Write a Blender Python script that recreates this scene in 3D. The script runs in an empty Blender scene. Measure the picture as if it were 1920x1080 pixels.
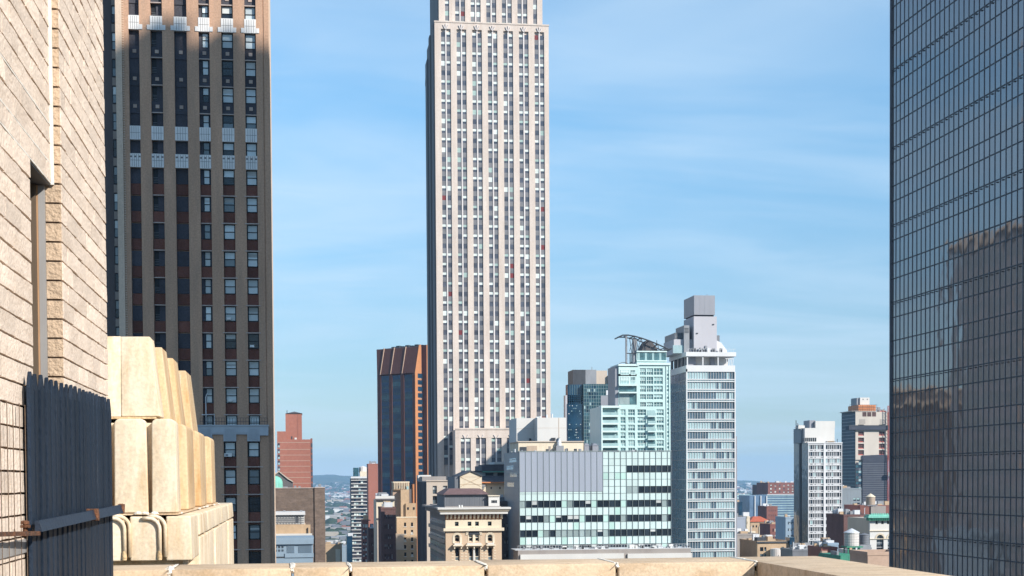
import bpy, math, random
from mathutils import Vector, Matrix
random.seed(7)
R = math.radians
SC = bpy.context.scene
COL = SC.collection

# ------------------------------------------------------------------ camera
F, CX = 2840.0, 960.0                      # focal length in pixels of a 1920 px wide picture
YAW, PITCH, ROLL = R(8.0), R(1.7), R(0.345)
EYE = Vector((0.0, 0.0, 100.0))
CY = 900.0 + F * math.tan(PITCH)           # picture row of the optical axis (shift lens)
_h = Vector((math.sin(YAW), math.cos(YAW), 0)); _z = Vector((0, 0, 1))
_f = _h * math.cos(PITCH) - _z * math.sin(PITCH)
_u0 = _h * math.sin(PITCH) + _z * math.cos(PITCH)
_r0 = Vector((math.cos(YAW), -math.sin(YAW), 0))
_r = _r0 * math.cos(ROLL) - _u0 * math.sin(ROLL)
_u = _r0 * math.sin(ROLL) + _u0 * math.cos(ROLL)
cam = bpy.data.cameras.new("camera"); cam_o = bpy.data.objects.new("camera", cam); COL.objects.link(cam_o)
m3 = Matrix((_r, _u, -_f)).transposed()
cam_o.matrix_world = Matrix.Translation(EYE) @ m3.to_4x4()
cam.sensor_width = 36.0; cam.lens = F / 1920 * 36
cam.shift_y = (CY - 540) / 1920
cam.clip_start = 0.1; cam.clip_end = 60000
SC.camera = cam_o

# ------------------------------------------------------------------ sun, sky, exposure
TO_SUN = Vector((1.0, -1.1, 0.87)).normalized()
sun = bpy.data.lights.new("sun", 'SUN'); sun.energy = 4.2; sun.angle = R(0.53); sun.color = (1.0, 0.94, 0.85)
sun_o = bpy.data.objects.new("sun", sun); COL.objects.link(sun_o)
sun_o.rotation_euler = TO_SUN.to_track_quat('Z', 'Y').to_euler()
w = bpy.data.worlds.new("World"); SC.world = w; w.use_nodes = True
nt = w.node_tree; nt.nodes.clear(); N = nt.nodes.new; LK = nt.links.new
sky = N('ShaderNodeTexSky'); sky.sky_type = 'NISHITA'; sky.sun_disc = False
sky.sun_elevation = math.asin(TO_SUN.z); sky.sun_rotation = math.atan2(TO_SUN.x, TO_SUN.y)
sky.air_density = 1.0; sky.dust_density = 0.0; sky.ozone_density = 2.2; sky.altitude = 100
tc = N('ShaderNodeTexCoord'); sep = N('ShaderNodeSeparateXYZ'); LK(tc.outputs['Generated'], sep.inputs[0])
zz = N('ShaderNodeMath'); zz.operation = 'MAXIMUM'; LK(sep.outputs['Z'], zz.inputs[0]); zz.inputs[1].default_value = 0.0
za = N('ShaderNodeMath'); za.operation = 'ADD'; LK(zz.outputs[0], za.inputs[0]); za.inputs[1].default_value = 0.10
dv = N('ShaderNodeVectorMath'); dv.operation = 'DIVIDE'; LK(tc.outputs['Generated'], dv.inputs[0])
cb = N('ShaderNodeCombineXYZ')
for i in range(3): LK(za.outputs[0], cb.inputs[i])
LK(cb.outputs[0], dv.inputs[1])
def cloud(scale, loc, rot, det, lo, hi, dist=0.6):
    mp = N('ShaderNodeMapping'); mp.inputs['Scale'].default_value = scale; mp.inputs['Location'].default_value = loc
    mp.inputs['Rotation'].default_value = rot; LK(dv.outputs[0], mp.inputs[0])
    no = N('ShaderNodeTexNoise'); no.inputs['Scale'].default_value = 1.0; no.inputs['Detail'].default_value = det
    no.inputs['Roughness'].default_value = 0.55; no.inputs['Distortion'].default_value = dist; LK(mp.outputs[0], no.inputs[0])
    mr = N('ShaderNodeMapRange'); mr.interpolation_type = 'SMOOTHSTEP'
    mr.inputs['From Min'].default_value = lo; mr.inputs['From Max'].default_value = hi; LK(no.outputs['Fac'], mr.inputs['Value'])
    return mr.outputs[0]
c1 = cloud((0.62, 1.1, 1.0), (3.3, 1.2, 0), (0, 0, 0.25), 4, 0.34, 0.74)
c2 = cloud((2.0, 4.2, 2.0), (0.4, 7.2, 0), (0, 0, 0.18), 5, 0.36, 0.84, 0.8)
mu = N('ShaderNodeMath'); mu.operation = 'MULTIPLY_ADD'; LK(c2, mu.inputs[0]); mu.inputs[1].default_value = 0.22
mv = N('ShaderNodeMath'); mv.operation = 'MULTIPLY'; LK(c1, mv.inputs[0]); mv.inputs[1].default_value = 0.62
LK(mv.outputs[0], mu.inputs[2])
cf = N('ShaderNodeMath'); cf.operation = 'MULTIPLY'; LK(mu.outputs[0], cf.inputs[0]); cf.inputs[1].default_value = 0.72; cf.use_clamp = True
mix = N('ShaderNodeMix'); mix.data_type = 'RGBA'; LK(cf.outputs[0], mix.inputs[0])
tint = N('ShaderNodeMix'); tint.data_type = 'RGBA'; tint.blend_type = 'MULTIPLY'; tint.inputs[0].default_value = 1.0
LK(sky.outputs[0], tint.inputs[6])
el = N('ShaderNodeMapRange'); el.interpolation_type = 'SMOOTHSTEP'; LK(zz.outputs[0], el.inputs['Value']); el.inputs['From Min'].default_value = 0.0; el.inputs['From Max'].default_value = 0.30
tg = N('ShaderNodeMix'); tg.data_type = 'RGBA'; LK(el.outputs[0], tg.inputs[0]); tg.inputs[6].default_value = (.56, .64, .75, 1); tg.inputs[7].default_value = (.97, 1.27, 1.32, 1)
LK(tg.outputs[2], tint.inputs[7])
LK(tint.outputs[2], mix.inputs[6]); mix.inputs[7].default_value = (5.2, 6.5, 7.7, 1)
bg = N('ShaderNodeBackground'); bg.inputs[1].default_value = 0.09; LK(mix.outputs[2], bg.inputs[0])
out = N('ShaderNodeOutputWorld'); LK(bg.outputs[0], out.inputs[0])
SC.view_settings.view_transform = 'Standard'; SC.view_settings.look = 'None'
SC.view_settings.exposure = 0.62; SC.view_settings.gamma = 1.0; SC.view_settings.use_curve_mapping = False
SC.render.engine = 'CYCLES'
SC.cycles.use_denoising = True; SC.cycles.max_bounces = 6; SC.cycles.diffuse_bounces = 3
SC.cycles.glossy_bounces = 3; SC.cycles.volume_bounces = 1; SC.cycles.caustics_reflective = False

# ------------------------------------------------------------------ helpers
def ray(px, py): return _r * ((px - CX) / F) + _u * ((CY - py) / F) + _f
def pt(px, py, Y):
    d = ray(px, py); return EYE + d * (Y / d.y)
MATS = {}
def lin(c):
    return tuple(((v / 255) / 12.92 if v / 255 <= .04045 else ((v / 255 + .055) / 1.055) ** 2.4) for v in c)
def mat(name, c, rough=0.85, metal=0.0, var=0.12, scale=0.35, zs=0.35, rnd=0.0, bump=0.0, bscale=8.0, spec=0.35,
        c2=None, lo=0.45, hi=0.7, s2=None, fine=0.0, fscale=30.0, ior=1.45, wave=0.0, wscale=0.3):
    """procedural surface: base colour, mottling stretched along z, an optional second colour in patches, bump"""
    m = bpy.data.materials.new(name); m.use_nodes = True; t = m.node_tree; n = t.nodes.new; l = t.links.new
    b = t.nodes['Principled BSDF']; b.inputs['Roughness'].default_value = rough; b.inputs['Metallic'].default_value = metal
    b.inputs['Specular IOR Level'].default_value = spec; b.inputs['IOR'].default_value = ior
    g = n('ShaderNodeNewGeometry'); mp = n('ShaderNodeMapping'); l(g.outputs['Position'], mp.inputs[0])
    mp.inputs['Scale'].default_value = (scale, scale, scale * zs)
    no = n('ShaderNodeTexNoise'); no.inputs['Scale'].default_value = 1; no.inputs['Detail'].default_value = 5; no.inputs['Roughness'].default_value = 0.6
    l(mp.outputs[0], no.inputs[0])
    mx = n('ShaderNodeMix'); mx.data_type = 'RGBA'
    mr = n('ShaderNodeMapRange'); mr.inputs['From Min'].default_value = 0.3; mr.inputs['From Max'].default_value = 0.7
    l(no.outputs['Fac'], mr.inputs['Value']); l(mr.outputs[0], mx.inputs[0])
    mx.inputs[6].default_value = (*[v * (1 - var) for v in c], 1); mx.inputs[7].default_value = (*[min(v * (1 + var), .95) for v in c], 1)
    res = mx.outputs[2]
    if c2 is not None:
        s2 = s2 or (scale * 2.3, scale * 2.3, scale * 2.3 * zs)
        mp2 = n('ShaderNodeMapping'); l(g.outputs['Position'], mp2.inputs[0]); mp2.inputs['Scale'].default_value = s2
        mp2.inputs['Location'].default_value = (3.7, 1.1, 8.2)
        n2 = n('ShaderNodeTexNoise'); n2.inputs['Scale'].default_value = 1; n2.inputs['Detail'].default_value = 6; n2.inputs['Roughness'].default_value = 0.62
        l(mp2.outputs[0], n2.inputs[0])
        r2 = n('ShaderNodeMapRange'); r2.inputs['From Min'].default_value = lo; r2.inputs['From Max'].default_value = hi; l(n2.outputs['Fac'], r2.inputs['Value'])
        m2 = n('ShaderNodeMix'); m2.data_type = 'RGBA'; l(r2.outputs[0], m2.inputs[0]); l(res, m2.inputs[6]); m2.inputs[7].default_value = (*c2, 1)
        res = m2.outputs[2]
    if rnd or fine:
        hs = n('ShaderNodeHueSaturation'); l(res, hs.inputs['Color'])
        if rnd:
            oi = n('ShaderNodeObjectInfo'); ra = n('ShaderNodeMapRange'); l(oi.outputs['Random'], ra.inputs['Value'])
            ra.inputs['To Min'].default_value = 1 - rnd; ra.inputs['To Max'].default_value = 1 + rnd; v = ra.outputs[0]
        if fine:
            nf = n('ShaderNodeTexNoise'); nf.inputs['Scale'].default_value = fscale; nf.inputs['Detail'].default_value = 3; l(g.outputs['Position'], nf.inputs[0])
            rf = n('ShaderNodeMapRange'); l(nf.outputs['Fac'], rf.inputs['Value']); rf.inputs['From Min'].default_value = .25; rf.inputs['From Max'].default_value = .75
            rf.inputs['To Min'].default_value = 1 - fine; rf.inputs['To Max'].default_value = 1 + fine
            if rnd:
                mm = n('ShaderNodeMath'); mm.operation = 'MULTIPLY'; l(v, mm.inputs[0]); l(rf.outputs[0], mm.inputs[1]); v = mm.outputs[0]
            else: v = rf.outputs[0]
        l(v, hs.inputs['Value']); res = hs.outputs[0]
    l(res, b.inputs['Base Color'])
    if bump or wave:
        nb = n('ShaderNodeTexNoise'); nb.inputs['Scale'].default_value = wscale if wave else bscale; nb.inputs['Detail'].default_value = 1 if wave else 6
        l(g.outputs['Position'], nb.inputs[0])
        bp = n('ShaderNodeBump'); bp.inputs['Strength'].default_value = wave or bump; bp.inputs['Distance'].default_value = 0.2 if wave else 0.02
        l(nb.outputs['Fac'], bp.inputs['Height']); l(bp.outputs[0], b.inputs['Normal'])
    MATS[name] = m; return name

class Sh:
    """a little mesh under construction"""
    def __init__(s): s.v = []; s.f = []; s.m = []; s.me = None; s.sm = False
    def face(s, pts, m):
        k = len(s.v); s.v += [tuple(p) for p in pts]; s.f.append(tuple(range(k, k + len(pts)))); s.m.append(m); return s
    def box(s, x0, x1, y0, y1, z0, z1, m):
        if x0 > x1: x0, x1 = x1, x0
        if y0 > y1: y0, y1 = y1, y0
        if z0 > z1: z0, z1 = z1, z0
        k = len(s.v)
        s.v += [(x0, y0, z0), (x1, y0, z0), (x1, y1, z0), (x0, y1, z0), (x0, y0, z1), (x1, y0, z1), (x1, y1, z1), (x0, y1, z1)]
        for q in ((0, 3, 2, 1), (4, 5, 6, 7), (0, 1, 5, 4), (1, 2, 6, 5), (2, 3, 7, 6), (3, 0, 4, 7)):
            s.f.append(tuple(k + i for i in q)); s.m.append(m)
        return s
    def prism(s, poly, a, b, axis, m):
        """polygon of 2-D points pushed along an axis: 'y' takes (x,z), 'x' takes (y,z), 'z' takes (x,y)"""
        def P(p, t): return (p[0], t, p[1]) if axis == 'y' else (t, p[0], p[1]) if axis == 'x' else (p[0], p[1], t)
        n = len(poly); k = len(s.v)
        s.v += [P(p, a) for p in poly] + [P(p, b) for p in poly]
        s.f.append(tuple(k + i for i in range(n))); s.m.append(m)
        s.f.append(tuple(k + n + i for i in reversed(range(n)))); s.m.append(m)
        for i in range(n):
            j = (i + 1) % n; s.f.append((k + i, k + n + i, k + n + j, k + j)); s.m.append(m)
        return s
    def hull8(s, lo, hi, m):
        """frustum from two loops of four points"""
        k = len(s.v); s.v += [tuple(p) for p in lo] + [tuple(p) for p in hi]
        for q in ((3, 2, 1, 0), (4, 5, 6, 7), (0, 1, 5, 4), (1, 2, 6, 5), (2, 3, 7, 6), (3, 0, 4, 7)):
            s.f.append(tuple(k + i for i in q)); s.m.append(m)
        return s
    def lathe(s, prof, n, m, c=(0, 0)):
        k = len(s.v)
        for r, z in prof:
            for i in range(n):
                a = 2 * math.pi * i / n; s.v.append((c[0] + r * math.cos(a), c[1] + r * math.sin(a), z))
        for j in range(len(prof) - 1):
            for i in range(n):
                i2 = (i + 1) % n
                s.f.append((k + j * n + i, k + j * n + i2, k + (j + 1) * n + i2, k + (j + 1) * n + i)); s.m.append(m)
        s.f.append(tuple(k + i for i in reversed(range(n)))); s.m.append(m)
        s.f.append(tuple(k + (len(prof) - 1) * n + i for i in range(n))); s.m.append(m); return s
    def tube(s, path, r, m, n=6):
        P = [Vector(p) for p in path]; k = len(s.v)
        for i, p in enumerate(P):
            t = (P[min(i + 1, len(P) - 1)] - P[max(i - 1, 0)]).normalized()
            a = t.orthogonal().normalized() if i == 0 else (a - t * a.dot(t)).normalized()
            b = t.cross(a)
            for j in range(n):
                q = 2 * math.pi * j / n; s.v.append(tuple(p + a * (r * math.cos(q)) + b * (r * math.sin(q))))
        for i in range(len(P) - 1):
            for j in range(n):
                j2 = (j + 1) % n
                s.f.append((k + i * n + j, k + i * n + j2, k + (i + 1) * n + j2, k + (i + 1) * n + j)); s.m.append(m)
        s.f.append(tuple(k + j for j in reversed(range(n)))); s.m.append(m)
        s.f.append(tuple(k + (len(P) - 1) * n + j for j in range(n))); s.m.append(m); return s
    def add(s, o, d=(0, 0, 0)):
        k = len(s.v); s.v += [(a + d[0], b + d[1], c + d[2]) for a, b, c in o.v]
        s.f += [tuple(i + k for i in f) for f in o.f]; s.m += o.m; return s
    def mesh(s, name):
        if s.me: return s.me
        me = bpy.data.meshes.new(name); me.from_pydata(s.v, [], s.f)
        ms = list(dict.fromkeys(s.m))
        for x in ms: me.materials.append(MATS[x])
        ix = {x: i for i, x in enumerate(ms)}
        me.polygons.foreach_set('material_index', [ix[x] for x in s.m])
        if s.sm: me.polygons.foreach_set('use_smooth', [True] * len(s.f))
        me.update(); s.me = me; return me
_bx = {}
def bsh(dx, dy, dz, m):
    k = (round(dx, 3), round(dy, 3), round(dz, 3), m)
    if k not in _bx: _bx[k] = Sh().box(0, k[0], 0, k[1], 0, k[2], m)
    return _bx[k]
def link(name, data, parent=None, loc=(0, 0, 0), **props):
    o = bpy.data.objects.new(name, data); COL.objects.link(o); o.location = loc
    if parent is not None: o.parent = parent
    for k, v in props.items():
        if v: o[k] = v
    return o

class Thing:
    """a top-level thing: an Empty at its base with parts; x() and z() read picture pixels at the depth of its front"""
    def __init__(s, name, label, cat, Y, px, py=900, group=None, yaw=0.0, base=0.0):
        s.Y, s.px, s.py = Y, px, py
        p = pt(px, py, Y); s.ox = p.x; s.oz = base
        s.o = link(name, None, None, (p.x, Y, base), label=label, category=cat, group=group)
        s.o.empty_display_size = 1; s.o.rotation_euler.z = yaw
        s.n = {}; s.over = {}
    def x(s, px, dy=0.0, py=None): return pt(px, s.py if py is None else py, s.Y + dy).x - s.ox
    def z(s, py, dy=0.0, px=None): return pt(s.px if px is None else px, py, s.Y + dy).z - s.oz
    def part(s, name, sh, parent=None, loc=(0, 0, 0), label=None, kind=None):
        return link(name, sh.mesh(name), parent or s.o, loc, label=label, kind=kind)
    def piece(s, name, sh, loc=(0, 0, 0), cap=300):
        k = s.n.get(name, 0); s.n[name] = k + 1
        if k < cap: return link(name, sh.mesh(name), s.o, loc)
        s.over.setdefault(name, Sh()).add(sh, loc)
    def box(s, name, x0, x1, y0, y1, z0, z1, m, cap=300):
        if x0 > x1: x0, x1 = x1, x0
        if z0 > z1: z0, z1 = z1, z0
        if y0 > y1: y0, y1 = y1, y0
        return s.piece(name, bsh(x1 - x0, y1 - y0, z1 - z0, m), (x0, y0, z0), cap)
    def stuff(s, name, sh):
        if sh.f: return link(name, sh.mesh(name), s.o, (0, 0, 0), kind='stuff')
    def done(s):
        for k, sh in s.over.items(): link(k, sh.mesh(k), s.o, (0, 0, 0), kind='stuff')

_ws = {}
def win(wd, ht, fr, up, lo_, fm, mid=0.5, cols=1, dep=0.08):
    """a window: frame ring, meeting rail, panes; face at y=0, panes set back"""
    k = (round(wd, 2), round(ht, 2), fr, up, lo_, fm, mid, cols)
    if k in _ws: return _ws[k]
    wd, ht = k[0], k[1]
    s = Sh(); zm = ht * mid
    s.box(0, fr, 0, dep + .02, 0, ht, fm); s.box(wd - fr, wd, 0, dep + .02, 0, ht, fm)
    s.box(fr, wd - fr, 0, dep + .02, 0, fr, fm); s.box(fr, wd - fr, 0, dep + .02, ht - fr, ht, fm)
    if mid: s.box(fr, wd - fr, .02, dep + .02, zm - fr * .5, zm + fr * .5, fm)
    for i in range(1, cols):
        xx = wd * i / cols; s.box(xx - fr * .4, xx + fr * .4, .01, dep + .01, fr, ht - fr, fm)
    if mid:
        s.face([(fr, dep, fr), (wd - fr, dep, fr), (wd - fr, dep, zm), (fr, dep, zm)], lo_)
        s.face([(fr, dep, zm), (wd - fr, dep, zm), (wd - fr, dep, ht - fr), (fr, dep, ht - fr)], up)
    else: s.face([(fr, dep, fr), (wd - fr, dep, fr), (wd - fr, dep, ht - fr), (fr, dep, ht - fr)], lo_)
    _ws[k] = s; return s
def pwin(wd, ht, up, lo_):
    """a plain far window: two panes on a thin slab"""
    k = ('p', round(wd, 2), round(ht, 2), up, lo_)
    if k in _ws: return _ws[k]
    s = Sh(); wd, ht = k[1], k[2]
    s.box(0, wd, 0, .1, 0, ht * .48, lo_); s.box(0, wd, -.03, .1, ht * .48 + .001, ht, up); _ws[k] = s; return s
def punched(x0, x1, z0, z1, cols, rows, m, y0, y1):
    """wall sheet with real openings: full-height piers and the spandrels between rows"""
    s = Sh(); cs = sorted(cols); rs = sorted(rows); xs = x0
    for a, b in cs:
        s.box(xs, a, y0, y1, z0, z1, m); xs = b
    s.box(xs, x1, y0, y1, z0, z1, m)
    for a, b in cs:
        zs = z0
        for c, d in rs:
            s.box(a, b, y0 + .003, y1, zs, c, m); zs = d
        s.box(a, b, y0 + .003, y1, zs, z1, m)
    return s
def even(a, b, n, frac, m=0.0):
    w_ = (b - a - 2 * m) / n; return [(a + m + w_ * (i + .5 - frac / 2), a + m + w_ * (i + .5 + frac / 2)) for i in range(n)]
def roof_clutter(t, x0, x1, y0, y1, z, n, mats=('pale_metal', 'grey_metal', 'tan_wall'), hmax=2.5, rs=None):
    r = random.Random(rs or int(abs(x1 * 31 + z * 7)))
    n *= 2
    for i in range(n):
        w_ = r.uniform(.6, 3.0); d_ = r.uniform(.6, 2.5); h_ = r.uniform(.4, hmax)
        if i % 5 == 4:
            xx = r.uniform(x0, x1); yy = r.uniform(y0, y1); hh = r.uniform(1.0, 3.2)
            t.part('vent_pipe', Sh().tube([(xx, yy, z), (xx, yy, z + hh), (xx + .25, yy, z + hh + .15)], .12, 'pale_metal' if i % 2 else 'dark_metal', 6)); continue
        xx = r.uniform(x0, max(x0, x1 - w_)); yy = r.uniform(y0, max(y0, y1 - d_))
        t.box('roof_unit', xx, xx + w_, yy, yy + d_, z, z + h_, r.choice(mats))
def simple(name, label, cat, Y, px0, px1, ptop, m, depth, cols=0, rows=0, fcol=.45, frow=.5, group=None, margin=1.0,
           glass=('pane_dark', 'pane_dark', 'pane_blind'), period=None, zfirst=None, py=None, para=.7, clutter=3, roof='roof_grey', scols=0, base=None, wname='window'):
    """a plain masonry block: sheet wall with openings, side walls, parapet, roof; cols/rows counted or pixel based"""
    t = Thing(name, label, cat, Y, px0, py or (ptop + 1000) / 2, group)
    X1 = t.x(px1); H = t.z(ptop, px=(px0 + px1) / 2)
    r = random.Random(int(px0 * 7 + ptop)); d = .35
    per = period and abs(t.z(0) - t.z(period)) or 3.3
    zl = pt(960, 1062, Y).z - 6
    C = even(0, X1, cols, fcol, margin) if isinstance(cols, int) and cols else [(t.x(a), t.x(b)) for a, b in cols] if cols else []
    top = t.z(zfirst) if zfirst else H - per * .5
    Rw = []
    if C:
        k = 0
        while True:
            b_ = top - per * k; a_ = b_ - per * frow
            if a_ < max(zl, 2) or (rows and k >= rows): break
            Rw.append((a_, b_)); k += 1
    t.part('wall', punched(0, X1, 0, H, C, Rw, m, 0, d))
    t.part('building_core', Sh().box(0, X1, d, depth, 0, H, m))
    for a, b in C:
        for c, e in Rw:
            t.piece(wname, pwin(b - a, e - c, r.choice(glass), r.choice(glass)), (a, d - .14, c))
    if para:
        s = Sh(); s.box(-.1, X1 + .1, -.1, .35, H, H + para, m); s.box(-.1, .3, .35, depth, H, H + para, m)
        s.box(X1 - .3, X1 + .1, .35, depth, H, H + para, m); s.box(.3, X1 - .3, depth - .4, depth, H, H + para, m)
        t.part('parapet', s)
    t.part('roof', Sh().box(.3, X1 - .3, .35, depth - .4, H, H + .06, roof))
    if clutter: roof_clutter(t, .8, X1 - .8, 1.5, depth - 2, H + .06, clutter)
    t.X1, t.H, t.depth = X1, H, depth
    return t

# ------------------------------------------------------------------ materials
mat('cream_brick', (.72, .60, .50), .9, var=.10, scale=6, zs=2, rnd=.12, bump=.4, bscale=60, c2=(.58, .46, .36), lo=.5, hi=.85, s2=(9, 2.5, 14), fine=.12, fscale=140)
mat('tan_brick', (.55, .41, .29), .9, var=.12, scale=8, zs=1, rnd=.10, bump=.6, bscale=70, fine=.14, fscale=120)
mat('mortar_brown', (.16, .115, .085), .95, var=.2, scale=15, zs=1, bump=.4, bscale=80)
mat('mortar_pale', (.70, .66, .60), .95, var=.1, scale=15, zs=1)
mat('terracotta', (.76, .63, .47), .75, var=.08, scale=3, zs=.5, bump=.07, bscale=90, c2=(.55, .37, .19), lo=.45, hi=.78, s2=(10, 10, 2.2), fine=.14, fscale=60, spec=.4)
mat('coping_stone', (.62, .475, .33), .85, var=.08, scale=4, zs=1, bump=.18, bscale=55, c2=(.40, .26, .14), lo=.48, hi=.80, s2=(5, 14, 10), fine=.16, fscale=90)
mat('terracotta_weathered', (.62, .46, .29), .8, var=.1, scale=3, zs=.5, bump=.1, bscale=90, c2=(.46, .265, .11), lo=.42, hi=.72, s2=(12, 12, 1.8), fine=.12, fscale=60)
mat('coping_side', (.62, .44, .25), .9, var=.15, scale=6, zs=1, bump=.6, bscale=60, c2=(.40, .26, .13), lo=.5, hi=.8, fine=.1)
mat('white_mortar', (.86, .80, .70), .9, var=.08, scale=20, zs=1, bump=.9, bscale=60)
mat('dark_joint', (.11, .075, .045), .95, var=.3, scale=20, zs=1)
mat('navy_paint', (.011, .020, .036), .65, var=.2, scale=5, zs=.2, rnd=.16, bump=.3, bscale=50, c2=(.075, .075, .08), lo=.62, hi=.88, s2=(26, 26, 5), spec=.25)
mat('rust', (.17, .075, .04), .85, metal=.1, var=.35, scale=25, zs=1, bump=.8, bscale=90, c2=(.06, .045, .04), lo=.45, hi=.7, s2=(30, 30, 30))
mat('rail_paint', (.02, .031, .052), .5, var=.15, scale=12, zs=1, bump=.3, bscale=70, c2=(.16, .09, .06), lo=.66, hi=.75, s2=(30, 30, 30))
mat('steel_grey', (.30, .29, .285), .6, var=.12, scale=8, zs=.3)
mat('frame_rust', (.42, .25, .14), .8, var=.2, scale=12, zs=.4)
mat('door_brown', (.115, .085, .06), .6, var=.12, scale=3, zs=.3)
# brown brick tower
mat('brown_brick', (.50, .31, .21), .9, var=.14, scale=.5, zs=.15, c2=(.41, .27, .19), lo=.45, hi=.75, s2=(.9, .9, .12), fine=.16, fscale=5)
mat('buff_brick', (.62, .48, .37), .9, var=.10, scale=.5, zs=.15, fine=.1, fscale=5)  # buff, made paler still for the extra light on the corner pier
mat('dark_brick', (.070, .070, .085), .85, var=.2, scale=.8, zs=.4, fine=.2, fscale=6, rnd=.15)
mat('red_brick_panel', (.17, .072, .053), .88, var=.2, scale=.8, zs=.4, fine=.2, fscale=6, rnd=.22)
mat('white_tile', (.72, .70, .68), .5, var=.06, scale=1.5, rnd=.04)
mat('tile_joint', (.20, .19, .19), .9)
mat('stone_square', (.42, .33, .28), .85, rnd=.25)
mat('sill_stone', (.46, .38, .34), .85, var=.2, scale=1.0)
mat('black_frame', (.018, .02, .024), .5)
mat('pane_light', (.56, .63, .65), .12, var=.12, scale=.6, spec=.9, rnd=.30)  # pale base carries reflected sky along with the blinds behind
mat('pane_mid', (.14, .18, .20), .08, var=.2, scale=.6, spec=.9, rnd=.35)
mat('pane_dark', (.012, .016, .022), .05, var=.3, scale=.7, spec=.6)
mat('pane_blind', (.50, .52, .51), .5, var=.08, scale=.8, rnd=.15)
mat('silver_cornice', (.40, .43, .47), .45, metal=.35, var=.08, scale=.7)
mat('white_unit', (.72, .72, .70), .6)
# pale stone tower
mat('limestone', (.605, .52, .46), .9, var=.09, scale=.12, zs=.5, c2=(.50, .41, .35), lo=.42, hi=.78, s2=(.5, .5, .035), fine=.06, fscale=1.2)
mat('limestone_mullion', (.62, .57, .55), .6, var=.06, scale=.2)
mat('alu_spandrel', (.155, .155, .165), .55, metal=.2, var=.22, scale=.28, zs=1.2, rnd=.2)
mat('far_pane', (.075, .082, .105), .15, var=.5, scale=.3, zs=1, spec=.6)
mat('far_blind', (.60, .66, .63), .6, var=.12, scale=.3, rnd=.1)
mat('far_blind_teal', (.33, .44, .41), .5, var=.15, scale=.3)
mat('far_red', (.17, .03, .035), .6, var=.2, scale=.3)
# others
mat('rust_granite_shaded', (.125, .058, .050), .8, var=.14, scale=.06, fine=.08, fscale=.6)  # granite darkened for the faces turned away from the sun
mat('orange_granite', (.44, .19, .085), .8, var=.10, scale=.06, fine=.06, fscale=.6)  # on the granite tower: same stone, lightened for its sunlit flank
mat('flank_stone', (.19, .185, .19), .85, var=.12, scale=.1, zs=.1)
mat('blue_glass', (.012, .042, .10), .12, var=.4, scale=.12, zs=1.5, spec=.6, rnd=.2)
mat('red_brick', (.33, .135, .10), .9, var=.10, scale=.1, zs=.5, fine=.1, fscale=1.2)
mat('dull_brown_brick', (.175, .13, .105), .9, var=.3, scale=.3, zs=2.5, c2=(.13, .098, .08), lo=.45, hi=.7, fine=.16, fscale=2.2)
mat('cream_wall', (.66, .57, .44), .9, var=.07, scale=.25, zs=.3, c2=(.5, .42, .31), lo=.55, hi=.85, s2=(.5, .5, .12))
mat('white_wall', (.59, .575, .55), .85, var=.06, scale=.2, zs=.3, c2=(.6, .57, .53), lo=.55, hi=.9, s2=(.6, .6, .12))
mat('tan_wall', (.46, .33, .215), .9, var=.12, scale=.2, zs=.4, fine=.1, fscale=1.5)
mat('pink_tan', (.44, .31, .235), .9, var=.10, scale=.2, zs=.4, fine=.08, fscale=1.5)
mat('grey_stone', (.30, .27, .25), .9, var=.10, scale=.15, zs=.3, c2=(.24, .21, .2), lo=.5, hi=.8)
mat('beige_stone', (.50, .42, .35), .9, var=.08, scale=.2, zs=.3)
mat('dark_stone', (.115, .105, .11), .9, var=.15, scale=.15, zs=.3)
mat('purple_brick', (.135, .075, .068), .9, var=.18, scale=.2, zs=.5, fine=.15, fscale=1.5)
mat('maroon_brick', (.21, .09, .075), .9, var=.15, scale=.2, zs=.5, fine=.12, fscale=1.5)
mat('slate_roof', (.085, .085, .098), .65, var=.2, scale=.6, zs=1)
mat('tile_roof', (.17, .105, .10), .8, var=.2, scale=.8, zs=1)
mat('red_tile_roof', (.45, .115, .06), .8, var=.15, scale=.5, zs=1)
mat('copper_green', (.17, .46, .37), .7, var=.14, scale=.5, zs=.5, c2=(.30, .58, .49), lo=.5, hi=.75)
mat('green_paint', (.045, .22, .145), .7, var=.14, scale=.5, zs=.5)
mat('roof_grey', (.26, .25, .245), .9, var=.15, scale=.3, zs=1)
mat('pale_metal', (.62, .63, .65), .5, metal=.2, var=.08, scale=.6)
mat('grey_metal', (.25, .26, .28), .55, metal=.2, var=.12, scale=.6)
mat('dark_metal', (.05, .055, .065), .55, var=.2, scale=.6)
mat('grey_panel', (.33, .36, .42), .5, metal=.25, var=.04, scale=.4, zs=.2, rnd=.05)
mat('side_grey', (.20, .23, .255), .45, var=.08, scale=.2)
mat('white_glass', (.54, .66, .645), .22, var=.05, scale=.5, spec=.6, rnd=.07)
mat('teal_glass', (.42, .60, .55), .2, var=.07, scale=.5, spec=.6, rnd=.10)
mat('alu_mullion', (.24, .28, .285), .45, metal=.3)
mat('dark_vision', (.018, .026, .036), .08, var=.4, scale=.6, spec=.6, rnd=.4)
mat('grey_vision', (.26, .32, .32), .2, var=.15, scale=.6, spec=.6, rnd=.2)
mat('aqua_wall', (.50, .655, .63), .35, var=.07, scale=.2, spec=.5, c2=(.42, .59, .565), lo=.5, hi=.75)
mat('aqua_white', (.58, .70, .68), .5, var=.05, scale=.2)
mat('aqua_vision', (.07, .15, .165), .12, var=.5, scale=.5, zs=1, spec=.8)
mat('aqua_pale', (.32, .46, .46), .2, var=.2, scale=.5, spec=.8)
mat('ice_vision', (.06, .10, .135), .10, var=.5, scale=.4, spec=.8)
mat('ice_pale', (.33, .45, .47), .15, var=.2, scale=.4, spec=.8)
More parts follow.
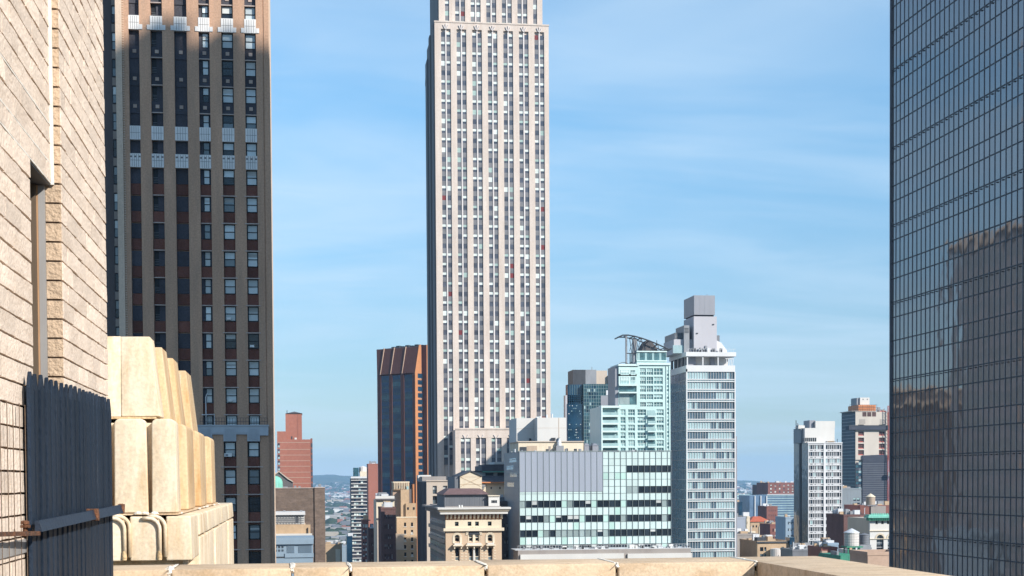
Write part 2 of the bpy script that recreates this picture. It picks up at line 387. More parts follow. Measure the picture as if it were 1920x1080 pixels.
mat('ice_side', (.175, .215, .29), .10, metal=.35, var=.15, scale=.12, zs=1, spec=.8, wave=.25, wscale=.35)
mat('white_slab', (.60, .60, .61), .6, var=.05, scale=.3)
mat('lilac_concrete', (.45, .44, .47), .85, var=.05, scale=.15, zs=.2)
mat('lilac_metal', (.27, .275, .305), .5, metal=.2, var=.05, scale=.3)
mat('navy_glass', (.012, .04, .075), .10, var=.5, scale=.25, zs=1, spec=.8)
mat('navy_glass_teal', (.035, .09, .115), .12, var=.5, scale=.3, zs=1, spec=.8)
mat('navy_grid', (.16, .235, .25), .5)
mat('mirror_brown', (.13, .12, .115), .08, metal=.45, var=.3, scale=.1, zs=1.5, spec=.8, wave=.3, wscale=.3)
mat('concrete', (.52, .47, .41), .9, var=.08, scale=.15, zs=.3)
mat('orange_board', (.62, .24, .10), .8, var=.2, scale=.4)
mat('netting', (.048, .055, .075), .8, var=.15, scale=.3, zs=2, rnd=.1)
mat('netting_pale', (.13, .14, .165), .8)
mat('navy_sheet', (.035, .055, .08), .5, var=.25, scale=.3)
mat('hoist_red', (.45, .12, .10), .7, var=.2, scale=.5)
mat('open_floor', (.10, .06, .055), .9, var=.5, scale=.3, zs=1)
mat('wood_tank', (.40, .31, .235), .85, var=.14, scale=.8, zs=.1)
mat('tank_white', (.60, .56, .53), .8, var=.08, scale=.6, zs=.1, c2=(.42, .36, .32), lo=.55, hi=.8)
mat('tank_grey', (.16, .17, .19), .7, var=.1, scale=.6, zs=.1)
mat('bluish_metal', (.26, .345, .43), .5, metal=.2, var=.07, scale=.5)
mat('sky_glass', (.13, .20, .30), .12, metal=.2, var=.2, scale=.15, zs=1, spec=.8)
mat('dark_tower_glass', (.25, .232, .232), .05, metal=.70, var=.05, scale=.15, zs=1, spec=.8, rnd=.05, wave=.09, wscale=.55)
mat('tower_mullion', (.20, .215, .25), .45, metal=.5)
mat('tower_transom', (.05, .056, .07), .5)
mat('ground', (.11, .115, .11), .95, var=.3, scale=.004, zs=1, c2=(.10, .13, .075), lo=.5, hi=.62, s2=(.0012, .0012, .0012))
mat('asphalt', (.05, .05, .052), .9, var=.15, scale=.3)
mat('wood_hill', (.055, .075, .042), .95, var=.35, scale=.004, zs=1, c2=(.11, .10, .07), lo=.52, hi=.66, s2=(.003, .003, .003))
for i_, c_ in enumerate([(.60, .60, .59), (.30, .29, .28), (.28, .13, .10), (.16, .17, .19), (.035, .055, .03), (.38, .34, .29)]):
    mat('far%d' % i_, c_, .9, var=.1, scale=.01)

# ------------------------------------------------------------------ the ground, far hills, far city
def struct(name, sh, **k): return link(name, sh.mesh(name), None, (0, 0, 0), kind='structure', **k)
G = 21000
struct('ground', Sh().face([(-G, -G, 0), (G, -G, 0), (G, G, 0), (-G, G, 0)], 'ground'))
struct('avenue', Sh().face([(4, -900, .02), (42, -900, .02), (42, 2400, .02), (4, 2400, .02)], 'asphalt'))
rh = random.Random(3)
HY0, HY1 = 9300.0, 14500.0
tab = [(-900, 897), (300, 897), (560, 894), (600, 892), (630, 891), (660, 895), (720, 898), (900, 900), (1300, 902), (1385, 902), (1410, 900.5), (1440, 902), (1500, 905), (1700, 903), (2700, 900)]
def ridge(x):
    px = 960 + F * math.tan(math.atan2(x, HY1 * .9) - YAW)
    for (a, ya), (b_, yb) in zip(tab, tab[1:]):
        if a <= px <= b_:
            t = (px - a) / (b_ - a); t = t * t * (3 - 2 * t); y = ya + (yb - ya) * t; break
    else: y = 899
    return max(20, pt(min(max(px, -900), 2700), y, HY1 * .9).z) + 5 * math.sin(x * .004) + 3 * math.sin(x * .0113 + 1) + 2 * math.sin(x * .031)
def hz(x, y):
    t = (y - HY0) / (HY1 * .9 - HY0); t = min(max(t, 0), 1); return -1 + (ridge(x) + 1) * t ** 1.6 * (1 + .05 * math.sin(x * .01 + y * .004))
hs = Sh(); nx, ny = 220, 14
for j in range(ny + 1):
    for i in range(nx + 1):
        x = -7500 + 15500 * i / nx; y = HY0 + (HY1 - HY0) * j / ny; hs.v.append((x, y, hz(x, y)))
for j in range(ny):
    for i in range(nx):
        k = j * (nx + 1) + i; hs.f.append((k, k + 1, k + nx + 2, k + nx + 1)); hs.m.append('wood_hill')
hs.sm = True
struct('hills', hs)
rc = random.Random(11)
far = Sh(); trees = Sh()
def farbox(px, Y, big=1.0):
    p = pt(px, 900, Y); zz_ = max(hz(p.x, Y), 0) if Y > HY0 else 0
    w_ = rc.uniform(10, 45) * big; d_ = rc.uniform(12, 40) * big; h_ = rc.choice((6, 8, 10, 12, 12, 16, 22)) * rc.uniform(.8, 1.2)
    far.box(p.x - w_ / 2, p.x + w_ / 2, Y, Y + d_, zz_ - 2, zz_ + h_, 'far%d' % rc.choice((0, 0, 1, 1, 1, 2, 2, 3, 3, 3, 5)))
for _ in range(5200):
    Y = 1900 * (11500 / 1900) ** rc.random() if rc.random() < .8 else rc.uniform(6000, 11800)
    a = rc.random()
    px = rc.uniform(575, 705) if a < .42 else rc.uniform(1375, 1500) if a < .75 else rc.uniform(-100, 2000)
    farbox(px, Y, rc.choice((.6, .8, 1, 1, 1.5)))
for _ in range(5200):
    Y = 1900 * (11800 / 1900) ** rc.random(); a = rc.random()
    px = rc.uniform(575, 705) if a < .42 else rc.uniform(1375, 1500) if a < .75 else rc.uniform(-100, 2000)
    p = pt(px, 900, Y); z_ = max(hz(p.x, Y), 0) if Y > HY0 else 0; r_ = rc.uniform(8, 20)
    trees.lathe([(r_ * .5, z_ - 1), (r_, z_ + r_ * .4), (r_ * .75, z_ + r_ * .9), (r_ * .2, z_ + r_ * 1.2)], 6, 'far4', (p.x, Y))
link('distant_city', far.mesh('distant_city'), kind='stuff', label='far-off mass of small pale and reddish buildings below the hills', category='city')
link('distant_trees', trees.mesh('distant_trees'), kind='stuff', label='far-off dark tree tops scattered among the distant buildings', category='trees')
for nm, lb, px, Y, w_, d_, h_, m_ in (
        ('warehouse', 'long white far-off shed low in the gap left of the dark balcony tower', 620, 3300, 24, 40, 26, 'far0'),
        ('warehouse', 'dark red far-off block right of the long white shed in the left gap', 645, 3200, 13, 30, 24, 'far2'),
        ('warehouse', 'pale far-off block highest up the slope in the left gap', 632, 7600, 60, 50, 26, 'far0'),
        ('warehouse', 'wide grey far-off block above the long white shed in the left gap', 628, 4700, 90, 40, 12, 'far3'),
        ('warehouse', 'small red far-off block above the dark red one in the left gap', 648, 4300, 22, 30, 20, 'far2')):
    p = pt(px, 900, Y); s = Sh().box(-w_ / 2, w_ / 2, 0, d_, 0, h_, m_).box(-w_ / 2 - .4, w_ / 2 + .4, -.4, d_ + .4, h_, h_ + .8, 'far1')
    for k in range(int(w_ / 6)): s.box(-w_ / 2 + 2 + 6 * k, -w_ / 2 + 5 + 6 * k, -.3, -.01, h_ * .45, h_ * .7, 'far3')
    link(nm, s.mesh(nm), None, (p.x, Y, 0), label=lb, category='building', group='far-off blocks in the left gap')

# ------------------------------------------------------------------ brown brick tower, left
T = Thing('brick_tower', 'tall brown brick tower with red panels and white tile bands, mostly in shade', 'tower', 190, 246.7, 500)
x, z = T.x, T.z
TOP = z(-170); TD = 12.0
T.part('tower_core', Sh().box(x(234), x(507.5), .75, TD, 0, TOP, 'brown_brick'))
T.part('tower_roof', Sh().box(x(234) + .5, x(507.5) - .5, 1.2, TD - .5, TOP, TOP + .3, 'roof_grey'))
bays = [(246.7, 266.5), (287.6, 309.6), (331.7, 355.3), (377.3, 397.8), (419.8, 441.9), (463.3, 484.4)]
for a, b in [(266.5, 287.6), (309.6, 331.7), (355.3, 377.3), (397.8, 419.8), (441.9, 463.3)]:
    T.box('pier', x(a), x(b), 0, .75, 0, TOP, 'brown_brick')
T.part('corner_pier', Sh().box(x(484.4), x(497), 0, .75, 0, TOP, 'brown_brick').box(x(497), x(499), .12, .75, 0, TOP, 'brown_brick')
       .box(x(499), x(508), .03, .75, 0, TOP, 'brown_brick'))
T.part('corner_pier', Sh().box(x(223), x(234.6), -.5, 8, 0, TOP, 'buff_brick').box(x(234.6), x(246.7), -.15, .75, 0, TOP, 'brown_brick'), label='paler buff corner pier with toothed quoins')
q = Sh(); yy = -10
while yy < 640:
    q.box(x(234.6) + .02, x(238), -.24, -.152, z(yy + 2.2), z(yy), 'buff_brick'); yy += 4.5
T.stuff('quoin', q)
# recessed wing at far left
T.part('side_wing', Sh().box(x(185, 6), x(222.5, 6), 6, 12, 0, TOP, 'dark_stone'))
tr = random.Random(5)
for k in range(-2, 13):
    y0 = 36 + 51.7 * k
    T.piece('wing_window', win(x(223, 6) - x(215.5, 6), z(y0) - z(y0 + 33), .06, tr.choice(('pane_mid', 'pane_dark', 'pane_light')), tr.choice(('pane_mid', 'pane_dark')), 'black_frame'), (x(215.5, 6), 5.88, z(y0 + 33)))
    T.box('wing_panel', x(215.5, 6), x(223, 6), 5.9, 6.0, z(y0 + 50), z(y0 + 35), 'grey_stone')
def sash(t, x0, x1, y, z0, z1, rnd_, light=.7, bl=False):
    """frame with two panes as sub-parts"""
    fr = .09; wd, ht = x1 - x0, z1 - z0
    k = ('sash', round(wd, 2), round(ht, 2))
    if k not in _ws:
        s = Sh(); s.box(0, fr, 0, .14, 0, ht, 'black_frame'); s.box(wd - fr, wd, 0, .14, 0, ht, 'black_frame')
        s.box(fr, wd - fr, 0, .14, 0, fr, 'black_frame'); s.box(fr, wd - fr, 0, .14, ht - fr, ht, 'black_frame')
        s.box(fr, wd - fr, .02, .14, ht * .5 - .05, ht * .5 + .05, 'black_frame'); _ws[k] = s
    o = t.part('window', _ws[k], loc=(x0, y, z0))
    r1 = rnd_.random(); hh = ht * .5 - fr - .05
    for zz0 in (fr, ht * .5 + .05):
        m_ = 'pane_light' if r1 < light else 'pane_mid' if r1 < light + .15 else 'pane_dark'
        if zz0 > fr and rnd_.random() < .12: m_ = 'pane_blind'
        if zz0 == fr and rnd_.random() < .25: m_ = rnd_.choice(('pane_mid', 'pane_dark'))
        if zz0 > fr and rnd_.random() < .3: link('shade', bsh(wd - 2 * fr - .02, .012, hh * rnd_.choice((.3, .5, .7)), 'pane_blind').mesh('shade'), o, (fr + .01, .03, ht - fr - hh * .7))
        link('pane', bsh(wd - 2 * fr, .03, hh, m_).mesh('pane'), o, (fr, .08 if zz0 == fr else .05, zz0))
WT = [55 + 51.7 * k for k in range(-3, 15)]
rail = Sh(); joints = Sh()
for bi, (a, b) in enumerate(bays):
    xa, xb = x(a), x(b)
    for k, wt in zip(range(-3, 15), WT):
        if wt > 800: continue
        za, zb, zc = z(wt), z(wt + 28.3), z(wt + 51.7)        # window top, window bottom, next window top
        # what fills the window zone
        if bi in (0, 2):
            T.box('bay_panel', xa, xb, .6, .7, zb, za, 'dark_brick')
        elif bi == 1:
            T.box('bay_panel', xa + (xb - xa) * .46, xb, .55, .7, zb, za, 'dark_brick')
            T.box('opening', xa + .06, xa + (xb - xa) * .46, .70, .745, zb, za, 'black_frame')  # flat black plate stands in for the unlit depth of the loggia
            for q_ in (.05, .11, .17, .23): rail.box(xa + .1, xa + (xb - xa) * .45, .60, .63, zb + q_ * 4 * .8, zb + q_ * 4 * .8 + .03, 'grey_metal')
        elif bi == 3:
            T.box('bay_panel', xa, x(383.2), .55, .7, zb, za, 'dark_brick'); T.box('bay_panel', x(395.4), xb, .55, .7, zb, za, 'dark_brick')
            sash(T, x(383.2), x(395.4), .52, zb, za, tr, .8)
        else:
            sash(T, xa + .05, xb - .05, .45, zb, za, tr, .72)
            T.box('jamb', xa, xa + .05, .3, .7, zb, za, 'black_frame'); T.box('jamb', xb - .05, xb, .3, .7, zb, za, 'black_frame')
        # spandrel below it
        if k in (-1, 3, 4):
            T.box('tile_panel', xa - .02, xb + .02, -.06, .6, z(wt + 51.2), z(wt + (25 if k == -1 else 25.5)), 'white_tile')
            for q_ in (.2, .4, .6, .8): joints.box(xa + (xb - xa) * q_ - .02, xa + (xb - xa) * q_ + .02, -.072, -.063, z(wt + 50.5), z(wt + 26.5), 'tile_joint')
            joints.box(xa + .05, xb - .05, -.072, -.063, z(wt + 38.6), z(wt + 38), 'tile_joint')
            if k == 4:
                for q_ in (.1, .5, .9): joints.box(xa + (xb - xa) * q_ - .12, xa + (xb - xa) * q_ + .12, -.074, -.062, z(wt + 33), z(wt + 30), 'tile_joint')
            if k == -1:
                for s_, x_ in ((-1, xa), (1, xb)): T.box('tile_ear', x_ + s_ * .03, x_ + s_ * .4, -.09, .2, z(wt + 51.0), z(wt + 42), 'white_tile')
        elif k < 3:
            T.box('spandrel', xa, xb, .5, .7, zc, zb, 'dark_brick')
            cx_ = (xa + xb) / 2; T.box('stone_square', cx_ - .22, cx_ + .22, .42, .52, z(wt + 41.5), z(wt + 35), 'stone_square')
            if bi > 2 or bi == 1: T.box('sill', xa - .05, xb + .05, .15, .6, zc + .02, zc + .13, 'sill_stone')
        else:
            T.box('spandrel', xa + .04, xb - .04, .5, .7, zc + .14, zb - .05, 'red_brick_panel')
            if bi in (1, 3, 4, 5):
                e = .22 if bi > 3 else 0.0
                T.box('sill', xa - e, xb + e, -.07 if bi > 3 else .2, .6, zc + .01, zc + .13, 'sill_stone')
T.stuff('loggia_rail', rail)
# projecting lower block with silver cornice
LF = -1.6
lx = lambda p: x(p, LF, 880)
T.part('lower_block', Sh().box(lx(330), lx(511), LF + .75, .72, 0, z(806, LF), 'brown_brick'))
for a, b in [(340, 376), (398.6, 419.8), (443.6, 464.3), (488, 505.5)]:
    T.box('lower_pier', lx(a), lx(b), LF, LF + .75, 0, z(815, LF), 'brown_brick')
T.part('lower_pier', Sh().box(lx(505.5) + .0, lx(511), LF + .35, LF + .75, 0, z(815, LF), 'brown_brick'))
for a, b in [(376, 398.6), (419.8, 443.6), (464.3, 488)]:
    xa, xb = lx(a), lx(b)
    for k in range(0, 7):
        wt = 829.5 + 52.2 * k; za, zb, zc = z(wt, LF), z(wt + 28, LF), z(wt + 52.2, LF)
        sash(T, xa + .12, xb - .12, LF + .45, zb, za, tr, .42)
        T.box('jamb', xa, xa + .12, LF + .2, LF + .74, zb, za, 'black_frame'); T.box('jamb', xb - .12, xb, LF + .2, LF + .74, zb, za, 'black_frame')
        T.box('spandrel', xa + .1, xb - .1, LF + .4, LF + .74, zc + .1, zb - .05, 'red_brick_panel')
        T.box('sill', xa - .35, xb + .35, LF - .06, LF + .5, zc + .28, zc + .40, 'sill_stone')
c = Sh(); cz0, cz1 = z(815, LF), z(799, LF)
c.box(lx(345), lx(504), LF - .18, .74, cz0, cz1, 'silver_cornice'); c.box(lx(345), lx(505), LF - .3, .74, cz1, cz1 + .14, 'silver_cornice')
for a, b in [(375, 399), (419.8, 443.6), (464.3, 488)]: c.box(lx(a), lx(b), LF - .16, LF + .6, z(828, LF), cz0, 'silver_cornice')
c.box(lx(488), lx(504), LF - .24, LF + .3, z(817, LF), z(808, LF), 'silver_cornice')
T.part('cornice', c)
rb = Sh()
for a, b in [(378, 397), (422, 441), (467, 486)]:
    n_ = 9
    for i in range(n_):
        xx = lx(a) + (lx(b) - lx(a)) * i / n_; rb.box(xx, xx + .06, LF - .23, LF - .17, z(826, LF), z(804, LF), 'silver_cornice')
for a, b in [(400, 419), (444, 464)]:
    rb.box(lx(a), lx(b), LF - .26, LF - .17, z(812, LF), z(810, LF), 'silver_cornice')
T.stuff('cornice_rib', rb)
ra = Sh(); zr = cz1 + .14
for i in range(26):
    xx = lx(376) + (lx(502) - lx(376)) * i / 25; ra.box(xx, xx + .035, LF + .0, LF + .035, zr, zr + .85, 'dark_metal')
for h_ in (.4, .83): ra.box(lx(376), lx(502), LF - .005, LF + .03, zr + h_, zr + h_ + .04, 'dark_metal')
T.part('railing', ra)
T.part('drain_pipe', Sh().tube([(x(383), .2, z(797)), (x(383), -.15, z(775)), (x(383), -.15, z(745)), (x(385), -.15, z(739)), (x(387.5), -.15, z(737))], .07, 'pale_metal'))
T.part('drain_pipe', Sh().tube([(x(375), -.3, z(778)), (x(399), -.3, z(777)), (x(399), -.3, z(797))], .06, 'pale_metal'))
for a_, b_ in ((424, 593), (467, 645), (425, 748)):
    T.box('air_conditioner', x(a_), x(a_ + 8), .2, .6, z(b_ + 4.5), z(b_), 'white_unit')
T.part('air_conditioner', Sh().box(lx(421), lx(435), LF - .05, LF + .5, z(857, LF), z(850.5, LF), 'white_unit').box(lx(423), lx(428), LF - .07, LF - .052, z(856, LF), z(852, LF), 'grey_metal'))
T.stuff('tile_joint', joints)
# openings on the flank (seen in the glass tower opposite)
fl = Sh()
for k in range(34):
    zz0 = TOP - 4 - 3.46 * k
    for j in range(3):
        yy0 = 2.2 + j * 2.95; fl.box(x(507.5) + .002, x(507.5) + .05, yy0, yy0 + 1.5, zz0 - 1.9, zz0, 'pane_mid' if (k * 3 + j * 5) % 4 else 'pane_blind')
for j in range(4): fl.box(x(507.5) + .001, x(507.5) + .12, 1.5 + j * 2.95 - .7, 1.5 + j * 2.95 + .65, 0, TOP - 1.5, 'buff_brick')
T.stuff('flank_bay', fl)
T.done()

# ------------------------------------------------------------------ pale stone skyscraper, centre
E = Thing('stone_skyscraper', 'very tall pale limestone skyscraper with long window strips in the middle of the view', 'skyscraper', 560, 817, 360)
x, z = E.x, E.z
d0 = .75; ET = z(45, px=920); EX = x(1030.3)
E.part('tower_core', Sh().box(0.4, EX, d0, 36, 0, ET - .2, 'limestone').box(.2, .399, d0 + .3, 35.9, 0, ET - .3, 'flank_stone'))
P0 = [(817, 829)]; pitch = 29.12
wins_x = []
for i in range(7):
    b0 = 829.0 + pitch * i; wins_x.append((b0, b0 + 7.6)); wins_x.append((b0 + 10.4, b0 + 18))
    P0.append((b0 + 18, b0 + pitch) if i < 6 else (b0 + 18, 1030.3))
zbot = z(1100)
for a, b in P0: E.box('pier', x(a), x(b), 0, d0, 0, z(57, px=920), 'limestone')
for i in range(7): E.box('mullion', x(829 + pitch * i + 7.8), x(829 + pitch * i + 10.2), .12, d0, 0, z(57, px=920), 'limestone_mullion')
E.part('setback_band', Sh().box(0, EX, 0, d0, z(57, px=920) + .01, ET, 'limestone').box(-.15, EX + .15, -.2, .5, ET - .01, ET + .5, 'limestone'))
er = random.Random(21)
def ewin(t, a, b, zt, zb, zn, y=.42):
    """one strip storey: window and the metal spandrel under it"""
    w_ = b - a; r = er.random(); lo_ = 'far_pane'; up = 'far_pane'
    if r < .38: up = 'far_blind'
    elif r < .45: up = lo_ = 'far_blind'
    elif r < .56: up = 'far_blind_teal'
    elif r < .60: up = lo_ = 'far_blind_teal'
    elif r < .618: up = lo_ = 'far_red'
    elif r < .607: up = 'far_red'
    t.piece('window', pwin(w_ - .06, zt - zb, up, lo_), (a + .03, y, zb))
    t.box('spandrel', a + .01, b - .01, y - .08, y + .1, zn, zb - .02, 'alu_spandrel')
rowp = 18.05
ES = Sh()
for k in range(43, -2, -1):                              # the lower storeys first
    yt = 77 + rowp * k
    for a, b in wins_x: ewin(E, x(a), x(b), z(yt), z(yt + 8.8), z(yt + rowp))
orn = Sh()
for i in range(7):
    cx_ = x(829 + pitch * i + 9); zz0 = z(56, px=920)
    for s_ in (-1, 1): orn.prism([(cx_ + s_ * .15, zz0 - .2), (cx_ + s_ * .8, zz0 + 1.3), (cx_ + s_ * 1.1, zz0 + 1.2), (cx_ + s_ * .5, zz0 - .2)], -.35, .0, 'y', 'limestone_mullion')
    orn.box(cx_ - .15, cx_ + .15, -.4, 0, zz0 - .5, zz0 + 1.6, 'limestone_mullion')
E.part('bay_crest', orn)
# upper shaft behind the setback
UY = 4.0; ux = lambda p: x(p, UY, 20)
UT = z(-260, UY)
E.part('upper_shaft', Sh().box(ux(822.8), ux(1017), UY + d0, 38, ET - 1, UT, 'limestone').box(ux(822.8) - .3, ux(822.8) - .001, UY + 1.5, 38, ET - 1, UT, 'flank_stone'))
uw = [(833.5, 842)] + [(843.6 + 0 + pitch * i + 9.6, 843.6 + pitch * i + 17.2) for i in range(0)]
ub = [(834.5, 842.2)]
for i in range(5): c0 = 853.4 + 29.2 * i; ub += [(c0, c0 + 7.5), (c0 + 11, c0 + 18.5)]
ub += [(999.6, 1007)]
edges = [822.8]
prev = 822.8
grp = [(834.5, 842.2)] + [(853.4 + 29.2 * i, 871.9 + 29.2 * i) for i in range(5)] + [(999.6, 1007)]
for a, b in grp:
    E.box('pier', ux(prev), ux(a), UY, UY + d0, ET - .5, UT, 'limestone'); prev = b
E.box('pier', ux(prev), ux(1017), UY, UY + d0, ET - .5, UT, 'limestone')
for i in range(5): E.box('mullion', ux(853.4 + 29.2 * i + 8), ux(853.4 + 29.2 * i + 10.5), UY + .12, UY + d0, ET - .5, UT, 'limestone_mullion')
for k in range(-8, 3):
    yt = 1 + rowp * k
    for a, b in ub: ewin(E, ux(a), ux(b), z(yt, UY), z(yt + 8.8, UY), z(yt + rowp, UY), UY + .42)
# flank: piers and dark strips
fs = Sh(); g_ = Sh()
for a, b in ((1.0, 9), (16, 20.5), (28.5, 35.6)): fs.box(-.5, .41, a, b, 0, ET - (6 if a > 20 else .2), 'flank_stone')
for k in range(48):
    zt = ET - 6 - 3.57 * k
    for a in (9.6, 11.7, 13.8, 21.2, 23.6, 26.0): g_.box(.13, .205, a, a + 1.9, zt - 2.1, zt, 'far_pane')
E.part('flank_pier', fs); E.stuff('flank_window', g_)
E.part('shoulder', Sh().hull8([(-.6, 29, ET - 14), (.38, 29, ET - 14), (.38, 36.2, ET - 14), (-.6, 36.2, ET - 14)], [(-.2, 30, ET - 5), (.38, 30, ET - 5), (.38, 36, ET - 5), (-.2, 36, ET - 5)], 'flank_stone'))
# lower wing that throws the slanting shadow
WY = -10.0; wx = lambda p: x(p, WY, 850)
WT_ = z(805.5, WY, px=910); wd = .8
wb = [(864.2, 871.5, 874, 882.8), (892.6, 900, 902.6, 911.5), (921.8, 929.4, 932, 940.6), (950.5, 958, 960.4, 968.5), (979, 986, 989, 997), (1008, 1015, 1018, 1026)]
E.part('wing', Sh().box(wx(854), wx(1040), WY + wd, -.02, 0, WT_, 'limestone'))
E.part('wing_parapet', Sh().box(wx(853.6), wx(1040), WY - .25, WY + .5, WT_, WT_ + .6, 'limestone').box(wx(853.8), wx(1040), WY, WY + wd, z(821, WY, px=910), WT_ - .01, 'limestone'))
prev = 853.8
for a, b, c_, d_ in wb:
    E.box('wing_pier', wx(prev), wx(a), WY, WY + wd, 0, z(821.2, WY, px=910), 'limestone'); prev = d_
    E.box('wing_mullion', wx(b), wx(c_), WY + .12, WY + wd, 0, z(821.2, WY, px=910), 'limestone_mullion')
    cx_ = wx((a + d_) / 2); o_ = Sh(); zz0 = z(821, WY, px=910)
    for s_ in (-1, 1): o_.prism([(cx_ + s_ * .15, zz0), (cx_ + s_ * .8, zz0 + 1.2), (cx_ + s_ * 1.1, zz0 + 1.1), (cx_ + s_ * .5, zz0)], WY - .3, WY, 'y', 'limestone_mullion')
    E.part('wing_crest', o_)
E.box('wing_pier', wx(prev), wx(1040), WY, WY + wd, 0, z(821.2, WY, px=910), 'limestone')
for k in range(0, 13):
    yt = 822.5 + 18.0 * k
    for a, b, c_, d_ in wb:
        ewin(E, wx(a), wx(b), z(yt, WY, px=910), z(yt + 10, WY, px=910), z(yt + 18, WY, px=910), WY + .45)
        ewin(E, wx(c_), wx(d_), z(yt, WY, px=910), z(yt + 10, WY, px=910), z(yt + 18, WY, px=910), WY + .45)
E.part('roof_rail', Sh().tube([(ux(928), UY - 2, ET + .5), (ux(935), UY - 2, ET + 1.2)], .15, 'grey_metal'))
E.done()

# ------------------------------------------------------------------ rust granite tower set at an angle
A = Thing('granite_tower', 'rust granite tower set cornerwise with dark blue bays, left of the pale skyscraper', 'tower', 806, 707.5, 750, yaw=-R(44))
x, z = A.x, A.z
Lw = 25.8; H = z(703); HT = z(654)
mm = 3.4
A.part('tower_core', Sh().box(0, Lw, .6, 14, 0, H, 'rust_granite_shaded'))
A.part('mansard', Sh().hull8([(0, 0, H), (Lw, 0, H), (Lw, 14, H), (0, 14, H)], [(-3.2, mm, HT), (Lw, mm, HT), (Lw, 14, HT), (-3.2, 14, HT)], 'rust_granite_shaded'))
fr = [0, .10, .32, .40, .625, .714, .937, 1.0]
for i in (0, 2, 4, 6): A.box('pier', Lw * fr[i], Lw * fr[i + 1], 0, .6, 0, H - .02, 'rust_granite_shaded')
A.part('lintel_band', Sh().box(0, Lw, -.02, .58, z(703.5), z(705.5) + .5, 'rust_granite_shaded'))
for i in (1, 3, 5):
    for k in range(26):
        zt = z(706) - 3.4 * k
        if zt < 60: break
        A.box('window', Lw * fr[i], Lw * fr[i + 1], .3, .6, zt - 2.2, zt, 'navy_glass_teal' if (k * 5 + i) % 4 == 0 else 'blue_glass')
        A.box('spandrel', Lw * fr[i], Lw * fr[i + 1], .34, .6, zt - 3.38, zt - 2.22, 'navy_glass')
for f_ in (.09, .365, .67):
    A.part('mansard_rib', Sh().hull8([(Lw * f_ - .2, -.3, H), (Lw * f_ + .12, -.3, H), (Lw * f_ + .12, .3, H), (Lw * f_ - .2, .3, H)],
           [(Lw * f_ - .2, mm - .4, HT + .3), (Lw * f_ + .12, mm - .4, HT + .3), (Lw * f_ + .12, mm + .3, HT + .3), (Lw * f_ - .2, mm + .3, HT + .3)], 'pink_tan'))
# flank towards the sun: corner fin, window strip, second mass standing out
A.part('corner_fin', Sh().prism([(0, 0), (2.2, 0), (5.0, 0), (5.2, H - 0 + .0), (mm + 1.7, HT + 1.2), (mm, HT + .6), (0, H)], Lw + .002, Lw + .25, 'x', 'orange_granite'))
A.part('flank_mass', Sh().box(Lw - 3, Lw + 3.2, 6.0, 19, 0, HT + .9, 'orange_granite').box(Lw - 3, Lw + 3.19, 5.9, 6.0, 0, HT + .85, 'rust_granite_shaded'))  # thin dark skin colours the return as its shaded side
for k in range(26):
    zt = z(704) - 3.4 * k
    if zt < 60: break
    A.box('flank_window', Lw + .26, Lw + .4, 2.1, 5.8, zt - 2.3, zt, 'navy_glass')
    A.box('flank_sill', Lw + .26, Lw + .40, 3.6, 4.8, zt - 2.85, zt - 2.45, 'grey_stone')
for i in range(7):
    A.box('roof_unit', 3.2 + i * 3.2, 5.4 + i * 3.2, 8, 10, HT, HT + 1.3 + .4 * (i % 2), 'dark_metal')
A.part('roof', Sh().box(1, Lw - 1, mm + .5, 13, HT + .001, HT + .2, 'roof_grey'))
A.done()

# ------------------------------------------------------------------ stepped red brick block
B = Thing('red_brick_block', 'stepped red brick block with thin white floor lines, right of the brown tower', 'building', 520, 520, 860)
x, z = B.x, B.z
B.part('wall', Sh().box(x(525.5), x(582.7), 0, 20, 0, z(824), 'red_brick').box(x(520), x(538), .02, 19, 0, z(808.8), 'red_brick').box(x(536), x(566.7), .8, 14, z(826), z(775), 'red_brick').box(x(525), x(545), .5, 15, z(826), z(812), 'red_brick'))
B.part('shaft_roof', Sh().prism([(x(538) - .2, z(775)), (x(566.7) + .2, z(775)), (x(553), z(771.5))], .5, 14.2, 'y', 'slate_roof'))
B.part('side_bay', Sh().box(x(582.7), x(586.2), .4, 19.6, 0, z(822), 'maroon_brick'))
for yy in (829.6, 842.6, 853.3, 864, 874.3, 885.4, 895.4, 906.2, 917, 928): B.box('floor_line', x(521), x(581.5), -.05, .1, z(yy + .32), z(yy - .2), 'beige_stone')
for k in range(9):
    yy = 831 + 10.8 * k
    B.piece('window', pwin(x(524.8) - x(521.2), z(yy) - z(yy + 8), 'far_pane', 'ice_pale'), (x(521.2), -.12, z(yy + 8)))
    B.piece('window', pwin(x(586) - x(583.2), z(yy) - z(yy + 7.5), 'far_pane', 'far_pane'), (x(583.2), .26, z(yy + 7.5)))
B.box('hatch', x(546.3), x(548.8), .7, .82, z(823.5), z(818), 'dark_metal'); B.box('vent_box', x(552.6), x(556.8), .5, .8, z(825), z(820.6), 'white_wall')
B.part('shaft_groove', Sh().box(x(558.4), x(558.9), .76, .82, z(826), z(777), 'maroon_brick')); B.part('aerial', Sh().tube([(x(539), 1, z(775)), (x(539), 1, z(769))], .12, 'dark_metal'))
B.done()

